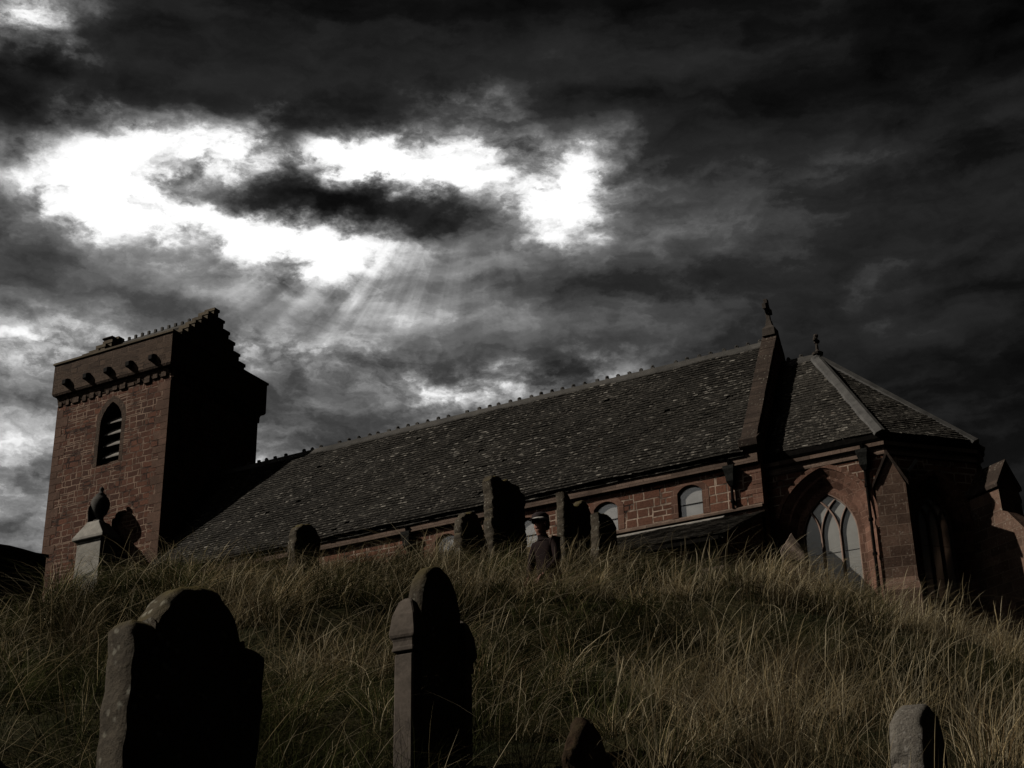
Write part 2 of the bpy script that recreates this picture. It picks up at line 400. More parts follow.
while z < 19.3:
    hgt = random.uniform(.28, .42); L = .62 if k % 2 else .36
    box(bm, XE - L, XE + .012, YW - .012, YW + (.36 if k % 2 else .62), z, min(z + hgt - .012, 19.34)); z += hgt; k += 1
build('quoin', bm, M['ashlar'], church, bevel=.012)
# --- nave roof
bm = bmesh.new()
zR = 25.5; y0 = 48.17; z0 = zR - KR * (YR - y0)
prof = [(y0, z0), (YR, zR), (2 * YR - y0, z0), (2 * YR - y0, z0 - .16), (YR, zR - .22), (y0, z0 - .16)]
NX = 56
xs = np.linspace(XW - .2, XE - .5, NX)
rings = []
for x in xs:
    sag = -.0 * math.sin((x - XW) / (XE - XW) * math.pi) + .012 * math.sin(x * 2.3) + random.uniform(-.006, .006)
    rings.append([(x, y, zz + sag) for y, zz in prof])
loft(bm, rings)
nave_roof = build('nave_roof', bm, M['slate'], church)
slates('slate_courses', (XW - .15, y0 - .03, z0 - .04), (XE - .5, y0 - .03, z0 - .04), (XW - .15, YR - .1, zR - .16), (XE - .5, YR - .1, zR - .16), M['slate'], nave_roof, .25, .15, .025)
def ridge_run(name, xa, xb, zr, parent, step=.5):
    bm = bmesh.new()
    n = max(2, int((xb - xa) / 1.0)); rr = []
    for i in range(n + 1):
        x = xa + (xb - xa) * i / n; s = -.0 * math.sin((x - XW) / (XE - XW) * math.pi) if zr > 25 else 0
        rr.append([(x, YR + dy, zr + dz + s) for dy, dz in ((-.17, -.20), (-.15, -.10), (-.05, .10), (.05, .10), (.15, -.10), (.17, -.20))])
    loft(bm, rr)
    x = xa + .3
    while x < xb - .1:
        s = -.0 * math.sin((x - XW) / (XE - XW) * math.pi) if zr > 25 else 0
        j = random.uniform(-.05, .05)
        if random.random() < .06: x += step; continue
        box(bm, x - .07 + j, x + .07 + j, YR - .045, YR + .045, zr + .09 + s, zr + .165 + s + abs(j))
        q = random.uniform(.75, 1.1); lathe(bm, [(.05 * q, 0), (.075 * q, .03), (.07 * q, .07 * q), (.02, .10 * q)], (x + j, YR + random.uniform(-.02, .02), zr + .155 + s - abs(j) * .2), 8); x += step
    return build(name, bm, M['ridge'], parent)
ridge_run('ridge_tiles', XW - .1, XE - .52, zR, nave_roof)
bm = bmesh.new()                             # cast iron gutter
loft(bm, [[(x, y, z) for y, z in ((48.13, 19.98), (48.30, 19.95), (48.33, 19.80), (48.22, 19.72), (48.14, 19.77))] for x in (XW, -38.1, -30.0, -22, XE - .55)])
build('gutter', bm, M['iron'], church)
# --- east gable parapet with coping, kneelers, cross
bm = bmesh.new()
prism(bm, [(XE - .53, YW, 8), (XE - .53, YN, 8), (XE - .53, YN, 20.0), (XE - .53, YR, 25.68), (XE - .53, YW, 20.0)], (.53, 0, 0))
gable = build('gable_wall', bm, M['nave'], church)
bm = bmesh.new()
for sgn in (-1, 1):
    n = 13; ya, yb = YR + sgn * 3.62, YR
    for i in range(n):
        t0, t1 = i / n, (i + 1) / n - .006
        j = random.uniform(-.012, .012)
        def P(t, up): return (ya + (yb - ya) * t, 20.13 + (25.83 - 20.13) * t + up)
        a, b = P(t0, .12 + j), P(t1, .12 + j); c, d = P(t1, -.1), P(t0, -.1)
        if i == n - 1: b = (yb, 25.99); c = (yb, 25.6)
        prism(bm, [(XE - .60 + j, *a), (XE - .60 + j, *b), (XE - .60 + j, *c), (XE - .60 + j, *d)], (.61, 0, 0))
    yk = YR + sgn * 3.55
    prism(bm, [(XE - .62, yk + sgn * .22, 20.25), (XE - .62, yk - sgn * .5, 20.75), (XE - .62, yk - sgn * .5, 19.86), (XE - .62, yk, 19.74), (XE - .62, yk + sgn * .2, 20.0)], (.70, 0, 0))
build('gable_coping', bm, M['coping'], church, bevel=.015)
bm = bmesh.new()                              # weathered ring cross, leaning a little
loft(bm, [[(XE - .28 + dx * a, YR + dy * a, z) for dx, dy in ((-1, -1), (1, -1), (1, 1), (-1, 1))] for a, z in ((.26, 25.72), (.24, 26.05), (.13, 26.2), (.09, 26.45))])
def slabx(bm, pts, x, t): prism(bm, [(x - t / 2, *p) for p in pts], (t, 0, 0))
cx = XE - .28
slabx(bm, [(YR - .075, 26.4), (YR + .075, 26.4), (YR + .06, 26.85), (YR + .10, 27.36), (YR - .10, 27.36), (YR - .06, 26.85)], cx, .15)
slabx(bm, [(YR - .36, 26.83), (YR - .06, 26.90), (YR + .06, 26.90), (YR + .36, 26.83), (YR + .36, 27.07), (YR + .06, 27.0), (YR - .06, 27.0), (YR - .36, 27.07)], cx, .152)
ro = [(YR + .27 * math.cos(a), 26.95 + .27 * math.sin(a)) for a in np.linspace(0, 2 * math.pi, 17)[:-1]]
ri = [(YR + .19 * math.cos(a), 26.95 + .19 * math.sin(a)) for a in np.linspace(0, 2 * math.pi, 17)[:-1]]
rr = [[(cx + dx, *p) for p in r] for dx, r in ((-.05, ri), (-.05, ro), (.05, ro), (.05, ri), (-.05, ri))]
loft(bm, rr, caps=False)
for v in bm.verts: v.co.x += -(v.co.z - 26.1) * .05 if v.co.z > 26.1 else 0
build('gable_cross', bm, M['cross'], church, bevel=.01)
# --- drainpipes on the nave
def drainpipe(x, y, ztop, zbot):
    bm = bmesh.new(); lathe(bm, [(.055, 0), (.055, zbot - ztop + .7)], (x, y - .08, ztop - .7), 10)
    z = ztop - 1.3
    while z > zbot:
        lathe(bm, [(.085, 0), (.085, .09)], (x, y - .08, z), 10); z -= 1.2
    p = build('drainpipe', bm, M['iron'], church)
    bm = bmesh.new(); bar(bm, (x, y - .1, ztop - .02), (x, y - .22, ztop + .25), .1, .1, (1, 0, 0)); build('swan_neck', bm, M['iron'], p)
    bm = bmesh.new()
    loft(bm, [[(x + sx * a, y - .02 - (d if sy < 0 else 0), zz) for sx, sy in ((-1, -1), (1, -1), (1, 1), (-1, 1))] for a, d, zz in ((.20, .30, ztop), (.20, .30, ztop - .12), (.15, .25, ztop - .30), (.13, .22, ztop - .55), (.06, .13, ztop - .72))])
    build('hopper', bm, M['iron_grey'], p)
drainpipe(-17.6, YW - .02, 19.42, 17.9); drainpipe(-30.96, YW - .02, 19.42, 14.0)
# --- south aisle
bm = bmesh.new()
prism(bm, [(-39.0, 44.25, 8), (-39.0, YW + .0, 8), (-39.0, YW + .0, 17.55), (-39.0, 44.25, 15.62)], (39.0 - 16.62, 0, 0))
build('aisle_wall', bm, M['nave'], church)
bm = bmesh.new()
n = 24
for_x = np.linspace(-39.15, -16.40, n + 1)
loft(bm, [[(x, 43.86, 15.50 + random.uniform(-.012, .012)), (x, 46.1, 16.56 + random.uniform(-.01, .01)), (x, YW - .02, 17.62), (x, YW - .02, 17.46), (x, 43.86, 15.36)] for x in for_x])
aroof = build('aisle_roof', bm, M['slate_side'], church)
slates('slate_courses', (-39.1, 43.80, 15.48), (-16.36, 43.80, 15.48), (-39.1, YW - .04, 17.62), (-16.36, YW - .04, 17.62), M['slate_side'], aroof, .30, .20, .02)
bm = bmesh.new(); loft(bm, [[(x, YW - .22, 17.63), (x, YW - .035, 17.725), (x, YW - .012, 17.725), (x, YW - .012, 17.60), (x, YW - .22, 17.55)] for x in (-39, -28.3, -17.95)])
build('flashing', bm, M['lead'], aroof)
bm = bmesh.new(); loft(bm, [[(x, y, z) for y, z in ((43.70, 15.42), (43.85, 15.42), (43.85, 15.28), (43.70, 15.30))] for x in (-39, -16.5)])
build('gutter', bm, M['iron'], aroof)
bm = bmesh.new()                              # rough corner stones under the aisle eaves
for k, z in enumerate((14.9, 14.45, 14.05, 13.6)):
    L = .7 if k % 2 else 1.05
    box(bm, -16.62 - L, -16.56, 44.19, 44.25 + (1.0 if k % 2 else .6), z, z + .40)
build('quoin', bm, M['grave_pale'], church, bevel=.03)

# --- chancel with polygonal end
YC = 48.9
def ring(off): # eaves outline of the polygonal end, grown outward by off
    a = off; b = off * .41
    return [(-16.6, YC - a), (-12.30 + b, YC - a), (-9.85 + a, 51.42 - b), (-9.85 + a, 52.18 + b), (-12.30 + b, 54.7 + a), (-16.6, 54.7 + a)]
bm = bmesh.new(); prism(bm, [(x, y, 7) for x, y in ring(0)], (0, 0, 12.45))
chancel = build('chancel_wall', bm, M['nave'], church)
P1, P2 = Vector((-12.30, YC, 0)), Vector((-9.85, 51.42, 0)); TC = (P2 - P1).normalized(); NC = Vector((TC.y, -TC.x, 0)); LC = (P2 - P1).length
def ring_win(stages, frame, n=10):
    """stages: (half width, sill, springing, rise, depth into the wall); frame maps (x, depth, z) to the world"""
    return [[frame(x, dep, z) for x, z in arch(0, hw, z0, zs, rise, n)] for hw, z0, zs, rise, dep in stages]
fS = lambda x, dep, z: Vector((-14.55 + x, YC + dep, z))
fC = lambda x, dep, z: P1 + TC * (LC * .52 + x) - NC * dep + Vector((0, 0, z))
STG = [(hw, z0, zs, r, dd * (.8 if dd > 0 else 1)) for hw, z0, zs, r, dd in [(1.73, 13.8, 16.70, 2.26, -.3), (1.73, 13.8, 16.70, 2.26, .0), (1.48, 13.9, 16.68, 2.08, .20), (1.40, 13.95, 16.67, 2.0, .21), (1.19, 14.05, 16.65, 1.78, .44), (1.12, 14.1, 16.64, 1.70, .45), (.98, 14.2, 16.6, 1.56, .455), (.98, 14.2, 16.6, 1.56, .72)]]
STG2 = [(hw * .66, z0, zs + .1, r * .72, dep) for hw, z0, zs, r, dep in STG]
chancel.parent = None; chancel.location = (0, 0, 0)
cut(chancel, [cutter(ring_win(STG, fS), M['ashlar']), cutter(ring_win(STG2, fC), M['ashlar'])])
chancel.parent = church; chancel.location = -church.location
def path_bar(bm, pts, w, d, frame, dep):
    """moulded stone bar of width w along (x,z) points, from depth dep to dep+d"""
    rings = []
    for i, p in enumerate(pts):
        a = pts[max(0, i - 1)]; b = pts[min(len(pts) - 1, i + 1)]
        tx, tz = b[0] - a[0], b[1] - a[1]; l = math.hypot(tx, tz) or 1; nx, nz = -tz / l, tx / l
        rings.append([frame(p[0] + nx * s * w, q, p[1] + nz * s * w) for s, q in ((-.5, dep + d), (-.5, dep + d * .45), (-.16, dep), (.16, dep), (.5, dep + d * .45), (.5, dep + d))])
    loft(bm, rings)
def gothic_window(stg, frame, fl, name):
    hw, z0, zs, rise, _ = stg[-1]; dep = .385
    hood = [frame(x, -.10, z) for x, z in arch(0, stg[1][0] + .20, 16.6, stg[1][2], stg[1][3] + .2, 10)][1:-1]
    bm = bmesh.new()
    o1 = arch(0, stg[1][0] + .02, 16.6, stg[1][2], stg[1][3] + .02, 12)[1:-1]; o2 = arch(0, stg[1][0] + .16, 16.6, stg[1][2], stg[1][3] + .17, 12)[1:-1]
    loft(bm, [[frame(x, .02, z) for x, z in o1], [frame(x, -.03, z) for x, z in o1], [frame(x, -.05, z) for x, z in o2], [frame(x, .02, z) for x, z in o2]], closed=False)
    for s in (-1, 1):
        c = s * (stg[1][0] + .1)
        loft(bm, [[frame(c + a * k, -.12 * (1 if b < 0 else 0) + .01, stg[1][2] + z) for a, b in ((-1, -1), (1, -1), (1, 1), (-1, 1))] for k, z in ((.06, -.22), (.12, -.12), (.12, .02), (.08, .06))])
    win = build(name, bm, M['ashlar'], church)
    bm = bmesh.new(); prism(bm, [frame(x, .485, z) for x, z in arch(0, hw * .995, z0, zs, rise, 10)], frame(0, .515, 0) - frame(0, .485, 0))
    build('glass', bm, M['glazing'] if fl else M['void'], win)
    bm = bmesh.new(); Rr = (hw * hw + rise * rise) / (2 * hw); w = .10
    def inside(x, z): # inside the main arch
        if z <= zs: return abs(x) < hw
        return (abs(x) - (hw - Rr)) ** 2 + (z - zs) ** 2 < Rr * Rr
    muls = (-hw / 3, hw / 3) if fl else (0,)
    for mx in muls:
        path_bar(bm, [(mx, z0), (mx, (z0 + zs) / 2), (mx, zs)], w, .12, frame, dep)
        for s in (-1, 1):                         # intersecting bars, same radius as the arch
            pts = []
            for k in range(15):
                a = k * .085; x = mx + s * (Rr - Rr * math.cos(a)); z = zs + Rr * math.sin(a)
                if not inside(x, z): break
                pts.append((x, z))
            if len(pts) > 2: path_bar(bm, pts, w * .85, .11 + .004 * (s + mx), frame, dep + .004 * s)
    jamb = arch(0, hw - .02, z0, zs, rise - .02, 10); path_bar(bm, jamb, .08, .125, frame, dep - .004)
    # the first lights' outer arcs springing from the jambs
    for s in (-1, 1):
        pts = []
        for k in range(15):
            a = k * .085; x = s * hw - s * (Rr - Rr * math.cos(a)); z = zs - .0 + Rr * math.sin(a)
            if s * x < (hw / 3 if fl else 0): break
            pts.append((x, z))
    build('tracery', bm, M['tracery'], win)
    for z in np.arange(z0 + .7, zs, 1.15):
        bm = bmesh.new(); bar(bm, frame(-hw + .05, .475, z), frame(hw - .05, .475, z), .009, .009)
        build('saddle_bar', bm, M['iron_grey'], win)
gothic_window(STG, fS, True, 'window'); gothic_window(STG2, fC, True, 'window')
def band(name, offs, m):                       # moulding that runs round the polygonal end
    bm = bmesh.new()
    loft(bm, [[(x, y, z) for x, y in ring(o)] for o, z in offs], caps=False)
    build(name, bm, m, church)
band('cornice', [(.0, 18.98), (.05, 19.02), (.05, 19.10), (.02, 19.14), (.02, 19.24), (.13, 19.32), (.13, 19.47), (.0, 19.47)], M['pale_ashlar'])
band('gutter', [(.06, 19.475), (.15, 19.48), (.19, 19.56), (.19, 19.75), (.12, 19.75), (.06, 19.60)], M['iron'])
E0 = ring(.17); zE = 19.74; XR = -15.1; zC = 24.5
bm = bmesh.new()
top = [(-17.0, YR, zC), (XR, YR, zC)]
ev = [(x, y, zE) for x, y in E0]; ev[0] = (-16.5, ev[0][1], zE); ev[5] = (-16.5, ev[5][1], zE)
V = [bm.verts.new(p) for p in ev]; T = [bm.verts.new((-16.5, YR, zC)), bm.verts.new((XR, YR, zC))]; B_ = [bm.verts.new((p[0], p[1], zE - .14)) for p in ev]
bm.faces.new((V[0], V[1], T[1], T[0])); bm.faces.new((V[1], V[2], T[1])); bm.faces.new((V[2], V[3], T[1])); bm.faces.new((V[3], V[4], T[1])); bm.faces.new((V[4], V[5], T[0], T[1]))
for i in range(6): bm.faces.new((V[i], B_[i], B_[(i + 1) % 6], V[(i + 1) % 6])) if i < 5 else None
bm.faces.new(B_); bm.faces.new((V[0], T[0], V[5], B_[5], B_[0]))
croof = build('chancel_roof', bm, M['slate_pale'], church)
TP = (XR, YR, zC)
slates('slate_courses', ev[0], ev[1], (-16.5, YR, zC), TP, M['slate_pale'], croof, .24, .15)
for i in (1, 2, 3): slates('slate_courses', ev[i], ev[i + 1], TP, TP, M['slate_pale'], croof, .24, .15)
bm = bmesh.new()
for i in (1, 2, 3, 4):                           # hips dressed with broad lead rolls
    p, q = Vector(ev[i]), Vector((XR, YR, zC)); d = (q - p); t = d.cross(Vector((0, 0, 1))).normalized()
    u = t.cross(d).normalized()
    if u.z < 0: u = -u
    loft(bm, [[c + t * a + u * b for a, b in ((-.26, -.14), (-.24, -.035), (-.06, .11), (.06, .11), (.24, -.035), (.26, -.14))] for c in (p, p + d * .33, p + d * .66, p + d * .99)])
build('hip_roll', bm, M['hip'], croof)
ridge_run('ridge_tiles', -16.5, XR + .08, zC, croof, .55)
bm = bmesh.new()
lathe(bm, [(.20, 0), (.22, .08), (.10, .14), (.06, .22), (.055, .42)], (XR + .05, YR, zC + .05), 10)
cxx = XR + .05
slabx(bm, [(YR - .04, zC + .42), (YR + .04, zC + .42), (YR + .04, zC + .9), (YR - .04, zC + .9)], cxx, .08)
for dy, dz in ((-.12, .66), (.12, .66), (0, .84), (0, .6)): lathe(bm, [(.02, -.09), (.085, -.05), (.10, 0), (.085, .05), (.02, .09)], (cxx, YR + dy, zC + dz), 8)
build('roof_finial', bm, M['cross'], croof)

def buttress(p, n, wd, proj, ztop, zsh, zbot, foot=None, name='buttress'):
    """gabled buttress: p foot point on the wall, n outward direction"""
    n = Vector(n).normalized(); t = Vector((-n.y, n.x, 0)); p = Vector(p)
    bm = bmesh.new()
    def rect(w, pr, z): return [p + t * a * w / 2 + n * b + Vector((0, 0, z)) for a, b in ((-1, -.6), (1, -.6), (1, pr), (-1, pr))]
    if foot: loft(bm, [rect(wd + .10, proj + foot, zbot), rect(wd + .10, proj + foot, zsh - 2.3), rect(wd + .04, proj + .25, zsh - 1.0), rect(wd + .02, proj + .04, zsh - .9), rect(wd, proj, zsh)])
    else: loft(bm, [rect(wd + .16, proj + .5, zbot), rect(wd + .16, proj + .5, zsh - 3.7), rect(wd + .02, proj + .14, zsh - 3.2), rect(wd, proj, zsh)])
    o = build(name, bm, M['buttress'], church)
    bm = bmesh.new()
    prof = [(-wd / 2 - .09, zsh - .06), (-wd / 2 - .09, zsh + .07), (0, ztop + .10), (wd / 2 + .09, zsh + .07), (wd / 2 + .09, zsh - .06), (0, ztop - .08)]
    prism(bm, [p + t * a - n * .6 + Vector((0, 0, z)) for a, z in prof], n * (proj + .66))
    build('gablet_coping', bm, M['coping'], o)
    bm = bmesh.new()
    prism(bm, [p + t * a - n * .6 + Vector((0, 0, z)) for a, z in ((-wd / 2, zsh - .005), (0, ztop - .02), (wd / 2, zsh - .005))], n * (proj + .58))
    build('gablet', bm, M['buttress'], o)
    return o
buttress((-12.2, YC + .02, 0), (.20, -.98, 0), .98, .80, 18.75, 17.62, 8)
buttress((-9.85, 51.4, 0), (.85, -.53, 0), .95, 1.25, 18.6, 17.7, 8, 1.3)
buttress((-9.9, 52.5, 0), (.90, .43, 0), .95, 1.0, 18.6, 17.7, 8)
buttress((-12.3, 54.7, 0), (.38, .92, 0), .95, .9, 18.6, 17.7, 8)
drainpipe(-13.0, YC, 19.25, 9)
bm = bmesh.new()
build('drainpipe', (lambda b: (bar(b, P1 + TC * .75 + NC * .1 + Vector((0, 0, 18.4)), P1 + TC * 1.1 + NC * .14 + Vector((0, 0, 18.85)), .1, .1), b)[1])(bm), M['louvre'], church)

# --- tower
TX0, TX1, TY0, TY1 = -50.80, -43.93, 48.62, 54.98
bm = bmesh.new()
loft(bm, [[(TX0 - a, TY0 - a, z), (TX1 + a, TY0 - a, z), (TX1 + a, TY1 + a, z), (TX0 - a, TY1 + a, z)] for a, z in ((.05, 14), (.0, 22), (0, 29.35))])
tower = build('tower_wall', bm, M['tower'], church)
tower.parent = None; tower.location = (0, 0, 0)
oW = arch(-47.33, .58, 25.75, 27.75, 1.08, 8)
def scl(o, k, dz=0): return [(-47.33 + (x + 47.33) * k, z + dz * (z < 26)) for x, z in o]
cut(tower, [cutter([[(x, y, z) for x, z in o] for y, o in ((TY0 - .2, scl(oW, 1.12)), (TY0 + .01, scl(oW, 1.12)), (TY0 + .22, oW), (TY0 + .9, oW))], M['parapet'])])
tower.parent = church; tower.location = -church.location
bm = bmesh.new(); oi = scl(oW, 1.12)[1:-1]; oo = scl(oW, 1.12 + .42)[1:-1]
oi = scl(oW, 1.13); oo = [(-47.33 + (x + 47.33) * 1.5, z + (.30 if i not in (0, len(oW) - 1) else 0)) for i, (x, z) in enumerate(oW)]
loft(bm, [[(x, TY0 + .02, z) for x, z in oi], [(x, TY0 - .006, z) for x, z in oi], [(x, TY0 - .006, z) for x, z in oo], [(x, TY0 + .02, z) for x, z in oo]], closed=False)
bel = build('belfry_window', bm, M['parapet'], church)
bm = bmesh.new(); prism(bm, [(x, TY0 + .80, z) for x, z in oW], (0, .03, 0)); build('dark_opening', bm, M['void'], bel)
for z in (26.15, 26.72, 27.28, 27.85):
    bm = bmesh.new(); ww = .55 if z < 27.7 else .46
    prism(bm, [(-47.33 - ww, TY0 + .20, z), (-47.33 - ww, TY0 + .62, z + .42), (-47.33 - ww, TY0 + .62, z + .47), (-47.33 - ww, TY0 + .20, z + .05)], (ww * 2, 0, 0))
    build('louvre', bm, M['louvre'], bel)
bm = bmesh.new()
prism(bm, [(-47.96, TY0 - .012, 25.42), (-47.96, TY0 + .36, 26.05), (-47.96, TY0 + .36, 25.42)], (1.26, 0, 0)); build('sill', bm, M['parapet'], bel)
M['tower_quoin'] = plain_stone('tower_quoin_stone', (.13, .075, .05), (.23, .135, .095), 1.5, bump=.8)
bm = bmesh.new(); bm2 = bmesh.new()               # quoins, barely proud
z = 14.2; k = 0
while z < 29.0:
    hgt = random.uniform(.30, .5); a, b = (.75, .42) if k % 2 else (.42, .75)
    box(bm, TX1 - a, TX1 + .010, TY0 - .010, TY0 + b, z, z + hgt - .004); box(bm2, TX0 - .010, TX0 + b, TY0 - .010, TY0 + a, z, z + hgt - .004); z += hgt; k += 1
build('quoin', bm, M['tower_quoin'], church, bevel=.012); build('quoin', bm2, M['tower_quoin'], church, bevel=.012)
# parapet: corbel table, wall, coping
PX0, PX1, PY0, PY1 = -50.98, -43.78, 48.34, 55.38
bm = bmesh.new()
def rct(x0, x1, y0, y1, z): return [(x0, y0, z), (x1, y0, z), (x1, y1, z), (x0, y1, z)]
def off(o, z): return rct(PX0 - o, PX1 + o, PY0 - o, PY1 + o, z)
loft(bm, [rct(TX0 - .002, TX1 + .002, TY0 - .002, TY1 + .002, 29.40), off(-.20, 29.62), off(-.17, 29.74), off(-.05, 29.80), off(.0, 29.90), off(0, 31.38), off(-.42, 31.38), off(-.42, 30.4)])
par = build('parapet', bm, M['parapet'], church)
bm = bmesh.new(); loft(bm, [off(.0, 31.38), off(.06, 31.40), off(.06, 31.50), off(-.2, 31.60), off(-.48, 31.50), off(-.48, 31.38), off(.0, 31.38)], caps=False)
build('parapet_coping', bm, M['mossy'], par)
for x in (-50.06, -48.78, -47.5, -46.18, -44.82):
    bm = bmesh.new()
    loft(bm, [[(x + a * w, y, z + b * hh) for a, b in ((-1, -1), (1, -1), (1, 1), (-1, 1))] for y, w, hh, z in ((PY0 + .1, .14, .17, 30.34), (PY0 - .16, .13, .14, 30.30), (PY0 - .24, .10, .10, 30.28))])
    build('water_spout', bm, M['void'], par)
x = PX0 + .35                                   # rough corbels under the parapet
while x < PX1 - .2:
    bm = bmesh.new(); w = random.uniform(.10, .22); box(bm, x - w, x + w, TY0 - random.uniform(.03, .10), TY0 + .02, 29.30 + random.uniform(-.08, .08), 29.7); x += .48 + random.uniform(-.04, .04)
    build('corbel', bm, M['parapet'], par, bevel=.03)
y = PY0 + .5
while y < PY1 - .2:
    bm = bmesh.new(); box(bm, TX1 - .02, TX1 + .1, y - .17, y + .17, 29.25, 29.7); y += .5
    build('corbel', bm, M['parapet'], par, bevel=.03)
# cap-house roof with crow-stepped gables
AY = 51.55
def crow(x0, x1, name):
    bm = bmesh.new(); pts = []; n = 7; hw = 2.75; zb, zt = 31.45, 33.86
    L = []
    for i in range(n):
        y_ = -hw + (hw - .17) * i / (n - 1) + .0; z_ = zb + (zt - zb) * i / (n - 1) + random.uniform(-.03, .03)
        L += [(y_ - .0, z_ - (zt - zb) / (n - 1) if i else 30.0), (y_, z_)]
    out = [(AY + y, z) for y, z in L] + [(AY - y, z) for y, z in L[::-1]]
    prism(bm, [(x0, y, z) for y, z in out], (x1 - x0, 0, 0))
    for i in range(n):                            # the step stones
        y_, z_ = L[2 * i + 1]; y2 = L[2 * i + 2][0] if i < n - 1 else .17
        for s in ((-1, 1) if i < n - 1 else (1,)):
            a, b = sorted((AY + s * y_ - s * -.0, AY + s * y2)) if s == 1 else sorted((AY - y_, AY - y2))
            box(bm, x0 - .06, x1 + .06, a - .03, b + .03, z_ + .004, z_ + .13 + random.uniform(0, .05))
    return build(name, bm, M['mossy'], church)
crow(-44.55, -44.05, 'crow_stepped_gable'); crow(-50.55, -50.05, 'crow_stepped_gable')
bm = bmesh.new()
loft(bm, [[(x, AY - 2.75, 31.1), (x, AY, 33.65), (x, AY + 2.75, 31.1), (x, AY + 2.75, 30.9), (x, AY - 2.75, 30.9)] for x in (-50.05, -44.55)])
troof = build('tower_roof', bm, M['slate'], church)
bm = bmesh.new()
loft(bm, [[(x, AY - .14, 33.5), (x, AY, 33.74), (x, AY + .14, 33.5)] for x in (-50.04, -44.56)])
for x in np.arange(-49.9, -44.6, .42): box(bm, x - .06, x + .06, AY - .05, AY + .05, 33.68, 33.86 + random.uniform(0, .05))
build('ridge_tiles', bm, M['ridge'], troof)
bm = bmesh.new(); box(bm, -50.8, -50.2, AY - .42, AY + .3, 33.0, 33.86); box(bm, -50.86, -50.16, AY - .48, AY + .36, 33.86, 33.98)
box(bm, -51.35, -50.9, AY - .35, AY + .2, 33.0, 33.72)
build('chimney', bm, M['coping'], troof, bevel=.05)

# ------------------------------------------------------------------ gravestones
def stone_mesh(outline, th, rough=.006, front=0, seg=.035, seed=0, taper=0.0):
    """slab facing +x: outline of (y,z) going from bottom left round the top to bottom right; densely sampled and worn"""
    r = random.Random(seed)
    P = []
    for a, b in zip(outline, outline[1:]):
        n = max(1, int(math.dist(a, b) / seg))
        P += [(a[0] + (b[0] - a[0]) * i / n, a[1] + (b[1] - a[1]) * i / n) for i in range(n)]
    P.append(outline[-1])
    ph = [r.uniform(0, 6.3) for _ in range(6)]
    def wob(t): return rough * (math.sin(t * 7 + ph[0]) + .7 * math.sin(t * 17 + ph[1]) + .6 * math.sin(t * 41 + ph[2]) + 1.2 * r.uniform(-.5, .5))
    Q = []; t = 0
    for i, p in enumerate(P):
        a = P[max(0, i - 1)]; b = P[min(len(P) - 1, i + 1)]; l = math.dist(a, b) or 1
        w = wob(t) if 0 < i < len(P) - 1 else 0; t += seg
        Q.append((p[0] - (b[1] - a[1]) / l * w, p[1] + (b[0] - a[0]) / l * w))
    bm = bmesh.new(); e = min(.018, th * .18) + rough * .6
    cz = max(z for y, z in Q) * .5
    def inset(k): return [(y * (1 - k / .5) if abs(y) < .5 else y - math.copysign(k, y), z - (k if z > .15 else 0)) for y, z in Q]
    rings = []
    for x, k in ((-th / 2, e), (-th / 2 + e, 0), (-th / 6, -rough * .4), (th / 6, 0), (th / 2 - e, 0), (th / 2, e)):
        rings.append([(x + (0 if abs(x) > th / 3 else 0) + r.uniform(-1, 1) * rough * .3, y + r.uniform(-1, 1) * rough * .5, z + r.uniform(-1, 1) * rough * .5) for y, z in inset(k)])
    loft(bm, rings)
    return bm
def place(o, x, y, rot, lean=(0, 0), sink=.25):
    o.location = (x, y, gz1(x, y) - sink); o.rotation_euler = (R(lean[0]), R(lean[1]), R(rot))
def local(name, bm, mats, smooth=False):
    return build(name, bm, mats, None, smooth)
GRP = 'old gravestones on the grass bank'
def gravestone(outline, th, m, x, y, rot, label, lean=(0, 0), rough=.006, seed=0, sink=.25):
    o = local('gravestone', stone_mesh(outline, th, rough, seed=seed), m)
    place(o, x, y, rot, lean, sink)
    return tag(o, label, 'gravestone', GRP)
def arc(cy, cz, r, a0, a1, n=12, k=1.0): return [(cy + r * math.cos(R(a0 + (a1 - a0) * i / n)), cz + k * r * math.sin(R(a0 + (a1 - a0) * i / n))) for i in range(n + 1)]

# large shouldered stone at the lower left
xa, ya = -3.945, 4.525; H = 1.78 - gz1(xa, ya) + .25; hs = H - .205
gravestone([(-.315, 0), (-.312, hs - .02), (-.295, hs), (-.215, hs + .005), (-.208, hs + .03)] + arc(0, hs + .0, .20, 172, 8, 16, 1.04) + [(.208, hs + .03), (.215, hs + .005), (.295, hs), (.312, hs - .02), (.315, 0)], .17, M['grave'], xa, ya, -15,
           'large dark shouldered gravestone with rounded top and lichen-spotted edge, biggest on the bank', (-1.6, 0), .006, 3)
